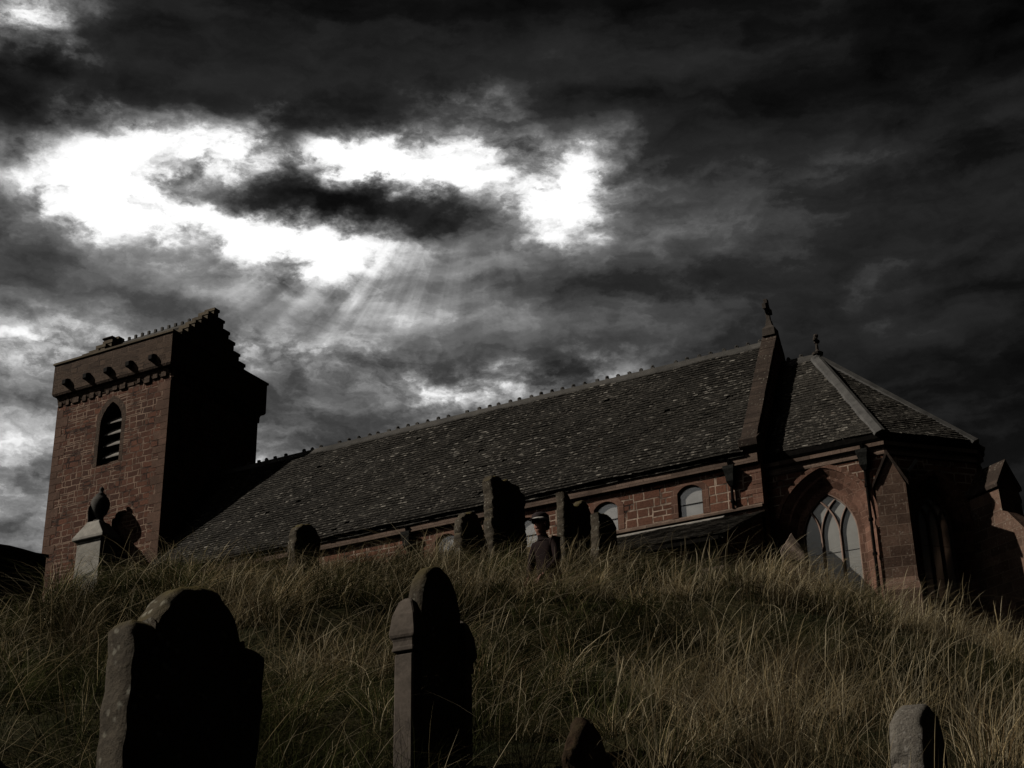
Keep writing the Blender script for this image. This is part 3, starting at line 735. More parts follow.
# tall stone with side pilasters
xb, yb = -5.245, 8.515; zb = gz1(xb, yb) - .3; top = 3.14 - zb
gb = empty('gravestone', (xb, yb, zb), 'tall narrow round-topped gravestone flanked by pale capped pilasters', 'gravestone', GRP)
def child(name, bm, m, parent, bevel=0):
    o = build(name, bm, m, None, False, bevel); o.parent = parent; return o
hs = top - .34
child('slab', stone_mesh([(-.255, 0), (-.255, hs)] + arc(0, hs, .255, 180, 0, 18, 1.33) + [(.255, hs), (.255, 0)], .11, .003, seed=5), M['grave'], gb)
for s in (-1, 1):
    y = s * .325; bm = bmesh.new(); zc = top - .56
    loft(bm, [[(x * a, y + yy * a * .7, z) for x, yy in ((-1, -1), (1, -1), (1, 1), (-1, 1))] for a, z in ((.074, 0), (.071, zc - .10))])
    box(bm, -.05, .05, y - s * .085 if s > 0 else y + .06, y - s * .06 if s > 0 else y + .085, 0, zc - .1)
    p = child('pilaster', bm, M['grave_smooth'], gb, .012)
    bm = bmesh.new()
    loft(bm, [[(x * a, y + yy * a * .75, z) for x, yy in ((-1, -1), (1, -1), (1, 1), (-1, 1))] for a, z in ((.078, zc - .095), (.085, zc - .075), (.078, zc - .055), (.078, zc - .02), (.098, zc + .005), (.098, zc + .04), (.083, zc + .15), (.05, zc + .24), (.022, zc + .265))])
    c = build('cap', bm, M['grave_smooth'], None, False, .008); c.parent = p
# low pointed stone, mossy and rusty on its edge
xc, yc = -3.67, 7.69; H = 1.80 - gz1(xc, yc) + .25
gravestone([(-.30, 0), (-.31, H - .22), (-.20, H - .12), (-.13, H - .01), (-.02, H), (.05, H - .06), (.16, H - .16), (.30, H - .24), (.31, 0)], .10, M['grave_red'], xc, yc, 6, 'low dark pointed gravestone with rusty mossy edge, sunk in grass near the bottom edge', (2, -3), .012, 8)
# rough pale round stone at the lower right
xd, yd = -2.25, 8.60; H = 1.90 - gz1(xd, yd) + .25
gravestone([(-.22, 0), (-.26, H - .27)] + arc(0, H - .26, .26, 180, 0, 16) + [(.26, H - .27), (.22, 0)], .18, M['grave_rough'], xd, yd, 0, 'small rough pale-edged round gravestone half hidden in tall dry grass at lower right', (-9, 2), .010, 12)
# sliver at the left border
xe, ye = -3.86, 3.42; H = 1.0 - gz1(xe, ye) + .25
gravestone([(-.25, 0), (-.26, H - .3)] + arc(0, H - .26, .26, 175, 5, 12) + [(.26, H - .3), (.25, 0)], .12, M['grave'], xe, ye, -20, 'dark rounded gravestone cut off by the lower left corner of the picture', (0, 0), .006, 14)
# stones along the crest, from left to right
def crest(pos, ztop, prof, th, m, rot, label, lean, rough, seed):
    x, y = pos; H = ztop - gz1(x, y) + .3
    gravestone([(yy, H + zz if zz is not None else 0) for yy, zz in prof], th, m, x, y, rot, label, lean, rough, seed, .3)
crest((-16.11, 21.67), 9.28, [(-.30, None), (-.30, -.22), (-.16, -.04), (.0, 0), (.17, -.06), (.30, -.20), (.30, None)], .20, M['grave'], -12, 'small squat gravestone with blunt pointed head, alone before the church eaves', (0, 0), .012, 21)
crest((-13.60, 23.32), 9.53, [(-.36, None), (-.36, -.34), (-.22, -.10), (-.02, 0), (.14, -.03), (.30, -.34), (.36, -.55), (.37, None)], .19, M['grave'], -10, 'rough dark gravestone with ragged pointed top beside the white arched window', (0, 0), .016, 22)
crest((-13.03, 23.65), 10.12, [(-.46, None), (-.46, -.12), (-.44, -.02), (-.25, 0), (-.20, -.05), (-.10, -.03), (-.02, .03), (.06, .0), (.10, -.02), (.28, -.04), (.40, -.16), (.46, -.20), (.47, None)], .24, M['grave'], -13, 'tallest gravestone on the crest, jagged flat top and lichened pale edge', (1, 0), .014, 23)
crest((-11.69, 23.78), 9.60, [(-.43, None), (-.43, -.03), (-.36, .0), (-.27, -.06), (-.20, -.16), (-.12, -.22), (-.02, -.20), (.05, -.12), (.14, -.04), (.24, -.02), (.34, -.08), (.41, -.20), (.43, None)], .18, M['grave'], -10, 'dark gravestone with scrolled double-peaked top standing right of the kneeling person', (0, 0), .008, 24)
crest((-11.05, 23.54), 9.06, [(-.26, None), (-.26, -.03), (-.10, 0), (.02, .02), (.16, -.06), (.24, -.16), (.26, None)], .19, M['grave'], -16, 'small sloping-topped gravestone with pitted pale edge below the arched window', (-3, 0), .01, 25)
crest((-11.09, 34.25), 11.80, [(-.27, None), (-.27, -.42), (.02, 0), (.28, -.50), (.28, None)], .12, M['grave_pale'], -72, 'pale pointed gravestone standing in front of the traceried chancel window', (0, 0), .006, 26)

# ------------------------------------------------------------------ urn monument
mx, my = -46.85, 47.95; mb = gz1(mx, my) - .3
mon = empty('urn_monument', (mx, my, mb), 'tall pale pedestal monument with draped dark urn against the tower foot', 'monument')
def sq(a, b, z): return [(-a, -b, z), (a, -b, z), (a, b, z), (-a, b, z)]
bm = bmesh.new(); k = 21.70 - mb
loft(bm, [sq(.92, .62, 0), sq(.92, .62, .5), sq(.80, .58, .7), sq(.71, .50, .8), sq(.69, .48, k - .12), sq(.73, .52, k - .04), sq(.73, .52, k)])
child('pedestal', bm, M['monument'], mon, .015)
bm = bmesh.new(); loft(bm, [sq(.73, .52, k), sq(.88, .62, k + .08), sq(.88, .62, k + .20), sq(.40, .40, k + .82), sq(.34, .34, k + .94)])
child('pedestal_cap', bm, M['monument'], mon, .015)
bm = bmesh.new(); zb_ = k + .94
lathe(bm, [(.26, 0), (.26, .08), (.14, .16), (.12, .24), (.30, .42), (.41, .72), (.42, .95), (.34, 1.15), (.22, 1.25), (.24, 1.30), (.12, 1.40), (.08, 1.48), (.11, 1.56), (.09, 1.64), (.02, 1.70)], (0, 0, zb_), 24)
urn = child('urn', bm, M['urn'], mon); urn.data.polygons.foreach_set('use_smooth', [True] * len(urn.data.polygons))
bm = bmesh.new()                                  # stone drapery over the urn's shoulder and down its north-west side
rings = []
for j in range(9):
    t = j / 8; a0 = R(120 - 12 * t); a1 = R(235 + 8 * math.sin(t * 5))
    zz = zb_ + 1.36 - t * 1.40; rad = (.14 + .36 * min(1, t * 1.9)) * (1 if t < .6 else 1 - .25 * (t - .6))
    rings.append([((rad + .03 * math.sin(i * 2.2 + t * 2)) * math.cos(a0 + (a1 - a0) * i / 12), (rad + .03 * math.sin(i * 2.2 + t * 2)) * math.sin(a0 + (a1 - a0) * i / 12), zz) for i in range(13)])
inner = [[(x * .9, y * .9, z) for x, y, z in r[::-1]] for r in rings]
loft(bm, [r + q for r, q in zip(rings, inner)])
dr = build('drapery', bm, M['urn'], None, True); dr.parent = urn

# ------------------------------------------------------------------ churchyard wall at the left
wx = -40.0
bm = bmesh.new(); n = 20; rings = []
for i in range(n + 1):
    y = 26.0 + (38.55 - 26.0) * i / n; g = gz1(wx, y) - .3; zt = 17.05 + (17.30 - 17.05) * i / n + .03 * math.sin(i * 1.7) if i > 0 else 17.0
    zt = 17.32 + (y - 38.5) * .10 + .025 * math.sin(i * 1.9)
    rings.append([(wx - .55, y, g), (wx, y, g), (wx - .03, y, zt), (wx - .52, y, zt)])
loft(bm, rings)
wl = build('churchyard_wall', bm, M['drywall'])
tag(wl, 'dark stone churchyard wall ending just left of the tower', 'wall')
bm = bmesh.new(); rings = []
for i in range(n + 1):
    y = 26.0 + (38.60 - 26.0) * i / n; zt = 17.32 + (y - 38.5) * .10 + .025 * math.sin(i * 1.9)
    rings.append([(wx - .60, y, zt + .003), (wx + .05, y, zt + .003), (wx + .03, y, zt + .12), (wx - .27, y, zt + .2), (wx - .58, y, zt + .12)])
loft(bm, rings); cp = build('wall_coping', bm, M['coping']); cp.parent = wl

# ------------------------------------------------------------------ person kneeling among the stones
def skin(name, nodes, edges, subdiv=2):
    names = list(nodes); me = bpy.data.meshes.new(name)
    me.from_pydata([nodes[k][0] for k in names], [(names.index(a), names.index(b)) for a, b in edges], [])
    o = bpy.data.objects.new(name, me); COL.objects.link(o)
    md = o.modifiers.new('s', 'SKIN'); o.modifiers.new('d', 'SUBSURF').levels = subdiv
    sv = me.skin_vertices[0].data if me.skin_vertices else None
    if sv is None:
        bpy.context.view_layer.objects.active = o
        bm = bmesh.new(); bm.from_mesh(me); bm.verts.layers.skin.verify(); bm.to_mesh(me); bm.free(); sv = me.skin_vertices[0].data
    for i, k in enumerate(names):
        r = nodes[k][1]; sv[i].radius = (r, r) if not isinstance(r, tuple) else r; sv[i].use_root = (i == 0)
    bpy.context.view_layer.update()
    m2 = bpy.data.meshes.new_from_object(o.evaluated_get(bpy.context.evaluated_depsgraph_get()))
    bpy.data.objects.remove(o); bpy.data.meshes.remove(me); m2.name = name
    m2.polygons.foreach_set('use_smooth', [True] * len(m2.polygons))
    return m2
px_, py_ = -9.20, 17.76
nd = {}; ed = []
# local axes: +x is where the person faces, +y their left; kneeling upright, leaning a little forward, face turned out
def J(n, p, r, to=None):
    nd[n] = (p, r)
    if to: ed.append((to, n))
J('pelvis', (-.06, 0, .50), (.15, .13)); J('waist', (.03, 0, .66), (.135, .115), 'pelvis'); J('chest', (.07, 0, .86), (.165, .13), 'waist')
J('collar', (.09, 0, .98), (.10, .09), 'chest'); J('neck', (.11, 0, 1.05), .056, 'collar'); J('jaw', (.145, 0, 1.11), .068, 'neck'); J('head', (.145, 0, 1.19), (.088, .078), 'jaw'); J('crown', (.135, 0, 1.26), (.078, .07), 'head')
for s, q in ((1, 'l'), (-1, 'r')):
    J('sh' + q, (.07, s * .17, .94), .068, 'chest'); J('el' + q, (.10, s * .23, .70), .050, 'sh' + q); J('wr' + q, (.24, s * .12, .50), .032, 'el' + q); J('palm' + q, (.29, s * .10, .45), (.034, .02), 'wr' + q)
    for i, L in enumerate((.06, .07, .065, .05)):
        yy = s * (.10 + (i - 1.5) * .019 * -1)
        J(f'f{q}{i}a', (.315, yy, .415), .0095, 'palm' + q); J(f'f{q}{i}b', (.322, yy, .415 - L * .6), .0085, f'f{q}{i}a'); J(f'f{q}{i}c', (.31, yy, .415 - L), .0075, f'f{q}{i}b')
    J('th' + q, (.305, s * .06, .44), .011, 'palm' + q); J('tt' + q, (.325, s * .048, .405), .009, 'th' + q)
    J('hip' + q, (.02, s * .10, .46), .095, 'pelvis'); J('kn' + q, (.12, s * .13, .08), .068, 'hip' + q); J('an' + q, (-.28, s * .12, .06), .042, 'kn' + q); J('to' + q, (-.40, s * .12, .04), .035, 'an' + q)
pm = skin('person', nd, ed)
for v in pm.vertices:                              # shape the face: brow, nose, chin
    x, y, z = v.co
    if z > 1.07 and x > .17:
        dn = math.exp(-((y / .018) ** 2 + ((z - 1.165) / .022) ** 2)); v.co.x += .026 * dn
        v.co.x += .010 * math.exp(-((y / .05) ** 2 + ((z - 1.215) / .012) ** 2)) + .012 * math.exp(-((y / .028) ** 2 + ((z - 1.095) / .016) ** 2))
        for s in (-1, 1): v.co.x -= .008 * math.exp(-(((y - s * .033) / .014) ** 2 + ((z - 1.192) / .010) ** 2))
skinm = simple('weathered_skin', (.42, .22, .16), .6, 0, .1, 20); jacket = simple('dark_red_jacket', (.016, .006, .005), .85, 0, .3, 12, .2, .5); trouser = simple('dark_trousers', (.02, .02, .022), .9, 0, .2, 10); hair = simple('dark_hair', (.02, .015, .01), .8)
person = bpy.data.objects.new('person', pm); COL.objects.link(person)
for m_ in (skinm, jacket, trouser): pm.materials.append(m_)
for p in pm.polygons:
    c = p.center
    p.material_index = 0 if (c.z > 1.045 or (c.x > .255 and c.z > .33)) else (1 if c.z > .47 else 2)
uv_box(pm)
person.location = (px_ + .06, py_ + .03, gz1(px_, py_) - .30); fd = Vector((-.30, -.95, 0)); person.rotation_euler = (0, 0, math.atan2(fd.y, fd.x)); person.scale = (1.12,) * 3
tag(person, 'person kneeling among the gravestones in dark cap and dark red jacket', 'person')
def kid(name, bm, m, par=None, smooth=True):
    o = build(name, bm, m, None, smooth); o.parent = par or person; return o
bm = bmesh.new(); lathe(bm, [(.098, -.03), (.106, .0), (.109, .03), (.106, .06), (.080, .085), (.03, .095)], (.138, 0, 1.235), 20)
cap = kid('cap', bm, simple('dark_cap_cloth', (.03, .02, .02), .9, 0, .3, 20))
bm = bmesh.new(); lathe(bm, [(.1065, -.022), (.1105, -.022), (.1115, .012), (.1085, .012)], (.138, 0, 1.235), 20)
kid('hat_band', bm, simple('white_hat_band', (.65, .62, .56), .8), cap)
bm = bmesh.new(); loft(bm, [[(.225, -.07, 1.235), (.245, 0, 1.24), (.225, .07, 1.235)], [(.29, -.05, 1.215), (.31, 0, 1.22), (.29, .05, 1.215)], [(.29, -.05, 1.207), (.31, 0, 1.212), (.29, .05, 1.207)], [(.225, -.07, 1.225), (.245, 0, 1.23), (.225, .07, 1.225)]], closed=False)
kid('peak', bm, cap.data.materials[0], cap)
bm = bmesh.new()
lathe(bm, [(.094, -.05), (.100, .0), (.098, .045)], (.118, 0, 1.185), 16); 
for v in bm.verts: v.co.x = min(v.co.x, .155)
kid('hair', bm, hair)
for s in (-1, 1):
    bm = bmesh.new(); lathe(bm, [(.004, -.011), (.010, -.005), (.011, 0), (.010, .005), (.004, .011)], (.2165, s * .033, 1.192), 8); kid('eye', bm, simple('eye', (.05, .04, .035), .3))
    bm = bmesh.new(); lathe(bm, [(.008, -.03), (.018, -.012), (.02, .01), (.010, .028)], (.14, s * .085, 1.175), 8); kid('ear', bm, skinm)
bm = bmesh.new(); box(bm, .205, .2195, -.022, .022, 1.124, 1.131); kid('mouth', bm, simple('lips', (.25, .09, .08), .6), None, False)

# ------------------------------------------------------------------ grass
def blades_object(name, parts, m, label):
    V, F, C = [], [], []; off_ = 0
    for base, h, ld, la, w, col, L, head in parts:
        n = len(h); t = np.linspace(0, 1, L)
        th = rng.uniform(0, 2 * np.pi, n); side = np.stack([np.cos(th), np.sin(th), np.zeros(n)], 1)
        P = np.empty((n, L, 2, 3)); curl = rng.normal(0, .26, n) * (.4 if head else 1); cph = rng.uniform(0, 6.3, n)
        for i, tt in enumerate(t):
            bend = la * tt ** 1.7
            zz = h * (tt - .38 * np.minimum(la, 1.6) ** 1.2 * tt ** 2.4)
            cv = curl * np.sin(tt * 3.6 + cph) * tt * h
            c = base + np.stack([ld[:, 0] * bend * h - ld[:, 1] * cv, ld[:, 1] * bend * h + ld[:, 0] * cv, zz], 1)
            ww = w * (1 - tt) ** .6 + w * .12
            if head and .7 < tt < .99: ww = ww * 0 + w * 1.5
            P[:, i, 0] = c - side * ww[:, None] * .5; P[:, i, 1] = c + side * ww[:, None] * .5
        V.append(P.reshape(-1, 3))
        k = (np.arange(n) * L * 2)[:, None] + (np.arange(L - 1) * 2)[None, :]; k = k.ravel() + off_
        F.append(np.stack([k, k + 1, k + 3, k + 2], 1)); off_ += n * L * 2
        C.append(np.repeat(col, L * 2, axis=0))
    V = np.concatenate(V); F = np.concatenate(F); C = np.concatenate(C)
    me = bpy.data.meshes.new(name); me.vertices.add(len(V)); me.vertices.foreach_set('co', V.ravel().astype(np.float32))
    me.loops.add(F.size); me.loops.foreach_set('vertex_index', F.ravel().astype(np.int32))
    me.polygons.add(len(F)); me.polygons.foreach_set('loop_start', (np.arange(len(F)) * 4).astype(np.int32))
    me.update(calc_edges=True)
    a = me.color_attributes.new('tint', 'FLOAT_COLOR', 'POINT'); a.data.foreach_set('color', np.concatenate([C, np.ones((len(C), 1))], 1).ravel().astype(np.float32))
    o = bpy.data.objects.new(name, me); COL.objects.link(o); me.materials.append(m)
    return tag(o, label, 'grass', None, 'stuff')
gm = bpy.data.materials.new('grass_blade'); gm.use_nodes = True; t = gm.node_tree; t.nodes.clear(); h = NT(t)
att = h.n.new('ShaderNodeAttribute'); att.attribute_name = 'tint'
d1 = h.node('ShaderNodeBsdfDiffuse', {'Color': att.outputs['Color']}); d2 = h.node('ShaderNodeBsdfTranslucent', {'Color': att.outputs['Color']})
mx_ = h.node('ShaderNodeMixShader', {0: .35, 1: d1, 2: d2}); o_ = h.n.new('ShaderNodeOutputMaterial'); h.l.new(mx_, o_.inputs[0])

def scatter(n, d0, d1, power=1.0, marg=2.2):
    """points over the bank; denser (per area) near the path at its foot"""
    u = rng.uniform(0, 1, n); d = (d0 ** power + u * (d1 ** power - d0 ** power)) ** (1 / power)
    s = rng.uniform(-1, 1, n) * (.345 * d + marg)
    x = d * FX + s * FY; y = d * FY - s * FX
    return x, y, d, s
def dryness_shade(x, y, s):
    v = .55 * vnoise(x * .33, y * .33, 11) + .3 * vnoise(x * .9, y * .9, 12) + .15 * vnoise(x * 2.3, y * 2.3, 13)
    return np.clip((v - .5) * 4.0 + .52 + np.where(s < 0, .17, .05) * s, 0, 1)  # sideways slope paints the left bank's cast shadow as darker, greener blades
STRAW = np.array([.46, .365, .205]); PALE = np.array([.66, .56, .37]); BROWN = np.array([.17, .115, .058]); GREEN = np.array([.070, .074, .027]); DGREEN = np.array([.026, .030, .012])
def tint(n, dry):  # dry: dryness together with the left bank's painted shadow
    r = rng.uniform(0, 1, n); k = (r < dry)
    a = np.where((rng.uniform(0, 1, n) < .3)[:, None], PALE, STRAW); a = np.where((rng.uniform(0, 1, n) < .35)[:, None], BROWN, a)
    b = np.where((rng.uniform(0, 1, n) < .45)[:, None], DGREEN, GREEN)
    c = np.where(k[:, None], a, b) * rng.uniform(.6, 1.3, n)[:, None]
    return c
WIND = np.array([FY * .9 + FX * .25, -FX * .9 + FY * .25])
parts = []
# short dark undergrowth and thatch
n = 170000; x, y, d, s = scatter(n, 3.2, 33, 1.25)
dry = dryness_shade(x, y, s); hh = rng.uniform(.08, .28, n) * (.6 + .8 * vnoise(x * .8, y * .8, 21)); a = rng.uniform(0, 2 * np.pi, n)
ld = np.stack([np.cos(a), np.sin(a)], 1) + WIND * .2
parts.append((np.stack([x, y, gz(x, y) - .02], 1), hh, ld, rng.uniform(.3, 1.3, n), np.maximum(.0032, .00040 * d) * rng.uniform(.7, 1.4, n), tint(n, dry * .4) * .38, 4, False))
# tussocks: many blades from one crown, arching outward and over, with hollows between
def spaced(tx, ty, r):
    cell = {}; keep = np.zeros(len(tx), bool)
    for i, (px, py) in enumerate(zip(tx, ty)):
        k = (int(px // r), int(py // r))
        if any((px - qx) ** 2 + (py - qy) ** 2 < r * r for ii in (-1, 0, 1) for jj in (-1, 0, 1) for qx, qy in cell.get((k[0] + ii, k[1] + jj), ())): continue
        cell.setdefault(k, []).append((px, py)); keep[i] = True
    return keep
tx, ty, td, ts = scatter(9000, 3.4, 31, 1.6)
k = spaced(tx, ty, .36); tx, ty, td, ts = tx[k], ty[k], td[k], ts[k]
keep = rng.uniform(0, 1, len(tx)) < (.12 + .88 * sstep(.36, .62, .6 * vnoise(tx * .6, ty * .6, 31) + .4 * vnoise(tx * 1.5, ty * 1.5, 32))); tx, ty, td, ts = tx[keep], ty[keep], td[keep], ts[keep]
ex = np.array([(-9.05, 17.35), (-8.9, 17.2), (-9.2, 17.2), (-8.75, 17.4), (-9.35, 17.4), (-9.0, 17.05), (-8.7, 17.1), (-9.5, 17.25), (-3.4, 7.45), (-3.2, 7.5), (-3.75, 7.3), (-3.55, 7.25), (-3.3, 7.7)])
fx, fy, fd, fs = scatter(1000, 30, 47, 1.2, 1.0)
tx = np.concatenate([tx, ex[:, 0], fx]); ty = np.concatenate([ty, ex[:, 1], fy]); td = tx * FX + ty * FY; ts = tx * FY - ty * FX; nt = len(tx)
cnt = rng.integers(90, 230, nt); cnt[td > 31] //= 3; idx = np.repeat(np.arange(nt), cnt); n = len(idx)
size = rng.uniform(.6, 1.25, nt) * (.75 + .5 * vnoise(tx * .5, ty * .5, 51))
ru = np.sqrt(rng.uniform(0, 1, n)); rad = .20 * size[idx] * ru; a = rng.uniform(0, 2 * np.pi, n)
x = tx[idx] + rad * np.cos(a); y = ty[idx] + rad * np.sin(a); hh = .56 * size[idx] * rng.uniform(.55, 1.15, n)
lean_t = rng.normal(0, .40, (nt, 2))[idx] + rng.normal(0, .45, (n, 2))
ld = np.stack([np.cos(a), np.sin(a)], 1) * (.35 + .65 * ru)[:, None] + WIND * .25 + lean_t
dry_shade_t = np.clip(dryness_shade(tx, ty, ts) * 1.0 + rng.normal(0, .22, nt), .03, .97); dry = dry_shade_t[idx]
size[len(size) - 1000 - len(ex):len(size) - 1000][:8] = 1.45
bright = (.34 + 1.95 * rng.uniform(0, 1, nt) ** 2.2)[idx] * rng.uniform(.7, 1.25, n)
parts.append((np.stack([x, y, gz(x, y) - .03 + .10 * size[idx] * (1 - ru ** 2)], 1), hh, ld, rng.uniform(.2, 1.5, n), np.maximum(.0026, .00033 * td[idx]) * rng.uniform(.6, 1.4, n), tint(n, dry) * bright[:, None], 6, False))
print('tussocks', nt, 'blades', n)
n = 40000; x, y, d, s = scatter(n, 31, 47, 1.2, 1.0)
dry = dryness_shade(x, y, s); a = rng.uniform(0, 2 * np.pi, n)
parts.append((np.stack([x, y, gz(x, y) - .02], 1), rng.uniform(.15, .4, n), np.stack([np.cos(a), np.sin(a)], 1), rng.uniform(.3, 1.1, n), np.full(n, .014), tint(n, dry * .6), 4, False))
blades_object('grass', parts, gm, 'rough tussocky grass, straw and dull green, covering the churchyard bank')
# tall seeding stalks leaning with the wind
n = 17000; x, y, d, s = scatter(n, 3.6, 30, 1.3)
k = rng.uniform(0, 1, n) < (.05 + .95 * dryness_shade(x, y, s)) * (.3 + .7 * vnoise(x * .5, y * .5, 41)); x, y, d, s = x[k], y[k], d[k], s[k]; n = len(x)
hh = rng.uniform(.5, 1.05, n); a = rng.uniform(0, 2 * np.pi, n); ld = np.stack([np.cos(a), np.sin(a)], 1) * .45 + WIND * rng.uniform(.2, 1.2, n)[:, None]
c = np.where((rng.uniform(0, 1, n) < .5)[:, None], PALE, STRAW) * rng.uniform(.6, 1.2, n)[:, None]
flat = 7000; x2, y2, d2, s2 = scatter(flat, 3.6, 30, 1.3); a2 = rng.uniform(0, 2 * np.pi, flat)
lying = (np.stack([x2, y2, gz(x2, y2) + rng.uniform(.05, .30, flat)], 1), rng.uniform(.35, .8, flat), np.stack([np.cos(a2), np.sin(a2)], 1), rng.uniform(1.0, 2.3, flat), np.maximum(.0022, .00027 * d2) * rng.uniform(.8, 1.4, flat), np.where((rng.uniform(0, 1, flat) < .5)[:, None], PALE, STRAW) * rng.uniform(.4, 1.2, flat)[:, None], 7, False)
blades_object('dry_grass_stalks', [lying, (np.stack([x, y, gz(x, y) - .03], 1), hh, ld, rng.uniform(.15, .8, n), np.maximum(.0021, .00027 * d) * rng.uniform(.8, 1.3, n), c, 8, True)], gm, 'tall dry seeding grass stalks leaning over the bank')

# ------------------------------------------------------------------ sky and light
SUN_AZ_FROM = (-math.cos(R(31)), -math.sin(R(31))); SUN_EL = 37
w = bpy.data.worlds.new('World'); sc.world = w; w.use_nodes = True; t = w.node_tree; t.nodes.clear(); h = NT(t)
D = h.node('ShaderNodeTexCoord', out=0); D = h.vm('NORMALIZE', D); dx, dy, dz = h.sep(D)
sky = h.n.new('ShaderNodeTexSky'); sky.sky_type = 'NISHITA'; sky.sun_disc = False; sky.sun_elevation = R(SUN_EL); sky.sun_rotation = math.atan2(SUN_AZ_FROM[0], SUN_AZ_FROM[1])
# compass angle u (degrees clockwise from 118.5 deg) and elevation E of each direction
A0 = R(118.5)
rx = h.m('ADD', h.m('MULTIPLY', dx, math.cos(A0)), h.m('MULTIPLY', dy, math.sin(A0))); ry = h.m('SUBTRACT', h.m('MULTIPLY', dx, math.sin(A0)), h.m('MULTIPLY', dy, math.cos(A0)))
U = h.m('MULTIPLY', h.m('ARCTAN2', ry, rx), 57.29578); El = h.m('MULTIPLY', h.m('ARCSINE', dz), 57.29578)
P0 = h.comb(U, El, 0.0)
wn = h.vm('SUBTRACT', h.noise(h.vm('MULTIPLY', D, (13, 13, 22)), 1.0, 7, .62, out=1), (.5, .5, .5))
PW = h.vm('ADD', P0, h.vm('MULTIPLY', wn, (8.5, 4.6, 0)))
BL = SKY_BLOBS = [  # u, E, half-widths in degrees, strength: where the overcast is thick or torn open
    (-15, 21.0, 12, 4.4, .37), (0, 22.5, 6, 2.2, .12), (1.2, 24.2, 3.6, .55, .30), (-9.5, 25.2, 3.6, .5, .18), (-19.5, 24.8, 3.0, .9, .20), (-17, 18.5, 6, 3, .10), (-3.6, 24.3, 1.6, .6, .16),
    (13, 29.4, 10, 2.0, .17), (5, 26.6, 12, 1.3, .08), (12, 35.2, 13, 2.6, -.09), (-6, 35.8, 9, 1.4, -.04), (17, 22.5, 8, 4, -.05),
    (-7, 30.6, 9.5, 2.8, .25), (-6, 28.0, 5.5, 1.0, .10), (2, 28.0, 9, .7, -.10),
    (-12.4, 32.3, 4.6, .95, .40), (-19.0, 31.0, 4.2, 1.2, .29), (-1.4, 32.6, 2.6, 1.4, .42), (2.6, 31.4, 1.8, 1.4, .36), (-9.6, 29.4, 3.6, .6, .36), (-15.5, 30.1, 3, .9, .32), (-6.0, 32.5, 2.4, .8, .32),
    (-8.2, 31.2, 1.8, .62, -.45), (-4.9, 30.8, 2.0, .5, -.42), (-11.6, 31.0, 1.4, .65, -.42), (-14.8, 31.6, 1.2, .4, -.18), (-1.0, 32.2, .9, .5, -.18), (-2.9, 29.8, 1.2, .42, -.42),
    (-21, 36.0, 1.8, 1.2, .62), (-19, 34.1, 7, .55, -.16), (-21.2, 32.4, 1.3, .9, -.25), (-8, 36.4, 9, 1.2, .06), (7, 35.4, 6, .9, .07),
    (-122, 24, 17, 9, .72)]   # bright patch added behind the view for the window panes to reflect
acc = h.m('SUBTRACT', .20, h.rng(h.m('ABSOLUTE', U), 28, 55, 0, .16))
for u, e, su, se, a in BL:
    q = h.vm('MULTIPLY', h.vm('SUBTRACT', PW, (u, e, 0)), (1 / su, 1 / se, 0))
    g = h.m('EXPONENT', h.m('MULTIPLY', h.vm('DOT_PRODUCT', q, q, out=1), -.5))
    acc = h.m('MULTIPLY_ADD', g, a, acc)
n1 = h.rng(h.noise(h.vm('ADD', h.vm('MULTIPLY', D, (4.5, 4.5, 27)), h.vm('MULTIPLY', wn, (.8, .8, .8))), 1.0, 6, .5, .3), .3, .7, -.5, .5)
n2 = h.rng(h.noise(h.vm('ADD', h.vm('MULTIPLY', D, (16, 16, 40)), h.vm('MULTIPLY', wn, (1.6, 1.6, 1.6))), 1.0, 9, .56), .28, .72, -.5, .5)
brt = h.m('ADD', h.rng(acc, .15, .5, .13, .24), h.rng(acc, .50, .78, 0, .66))
val = h.m('ADD', acc, h.m('ADD', h.m('MULTIPLY', n1, .25), h.m('MULTIPLY', n2, brt)))
# shafts of light falling from the torn cloud
ang = h.m('ARCTAN2', h.m('SUBTRACT', U, -1.0), h.m('SUBTRACT', 34.5, El))
rayn = h.noise(h.comb(h.m('MULTIPLY', ang, 13.0), 1.7, 0.0), 1.0, 3, .5)
q = h.vm('MULTIPLY', h.vm('SUBTRACT', P0, (-8.0, 27.6, 0)), (1 / 4.2, 1 / 1.5, 0))
rm = h.m('EXPONENT', h.m('MULTIPLY', h.vm('DOT_PRODUCT', q, q, out=1), -.5))
val = h.m('MULTIPLY_ADD', h.m('MULTIPLY', h.m('SUBTRACT', rayn, .40), rm), .42, val)
cloud = h.ramp(val, [(0.0, .0010), (.14, .0058), (.32, .022), (.44, .062), (.54, .135), (.63, .25), (.72, .48), (.82, .85), (.94, 1.1)])
EXP = -1.0
K = 2 ** -EXP / .10
cl = h.vm('MULTIPLY', cloud, (K, K * 1.0, K * 1.0))
hs = h.node('ShaderNodeHueSaturation', {'Color': sky.outputs[0], 'Saturation': .05, 'Value': 1.0})
gap = h.rng(val, .78, 1.0, 0, .3)
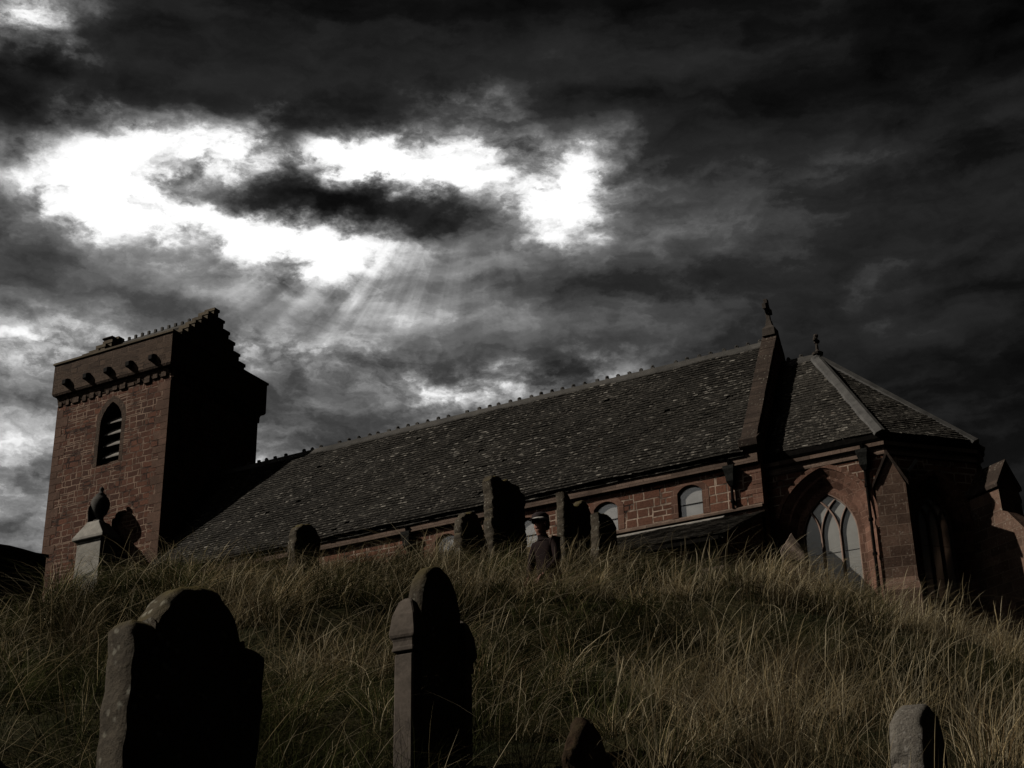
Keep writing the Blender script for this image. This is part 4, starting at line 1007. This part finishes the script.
col = h.mix(gap, cl, h.vm('ADD', h.vm('MULTIPLY', hs, (1, 1, 1)), cl))
hor = h.rng(dz, -.02, .06)
col = h.vm('MULTIPLY', col, h.comb(hor, hor, hor))
bg = h.n.new('ShaderNodeBackground'); h.l.new(col, bg.inputs[0]); bg.inputs[1].default_value = .10
wo = h.n.new('ShaderNodeOutputWorld'); h.l.new(bg.outputs[0], wo.inputs[0])

sl = bpy.data.lights.new('sun', 'SUN'); sl.energy = 4.4; sl.angle = R(.5); sl.color = (1.0, .93, .84)
so = bpy.data.objects.new('sun', sl); COL.objects.link(so)
sd = Vector((-SUN_AZ_FROM[0] * math.cos(R(SUN_EL)), -SUN_AZ_FROM[1] * math.cos(R(SUN_EL)), -math.sin(R(SUN_EL))))
so.rotation_euler = sd.to_track_quat('-Z', 'Y').to_euler(); so.location = (-60, -20, 70)

# ------------------------------------------------------------------ camera
def view_axes(p, r, hd):
    up = Vector((0, math.cos(p), math.sin(p))); fw = Vector((0, -math.sin(p), math.cos(p))); rt = Vector((1, 0, 0))
    rot = lambda v: Vector((v.x * math.cos(r) - v.y * math.sin(r), v.x * math.sin(r) + v.y * math.cos(r), v.z))
    up, fw, rt = rot(up), rot(fw), rot(rt)
    return rt * math.sin(hd) - fw * math.cos(hd), rt * math.cos(hd) + fw * math.sin(hd), up
e_, n_, u_ = view_axes(R(24.15), R(1.22), R(61.5))       # east, north, up seen in camera axes (right, up, forward)
cam = bpy.data.cameras.new('camera'); co = bpy.data.objects.new('camera', cam); COL.objects.link(co)
mt = Matrix(((e_.x, e_.y, -e_.z), (n_.x, n_.y, -n_.z), (u_.x, u_.y, -u_.z)))
co.matrix_world = mt.to_4x4()
cam.sensor_width = 36; cam.lens = 36 * 1550 / 1024; cam.clip_start = .1; cam.clip_end = 8000
sc.camera = co
sc.render.engine = 'CYCLES'
sc.cycles.max_bounces = 4; sc.cycles.diffuse_bounces = 0
vs = sc.view_settings; vs.view_transform = 'Standard'; vs.look = 'None'; vs.exposure = EXP; vs.gamma = 1; vs.use_curve_mapping = False
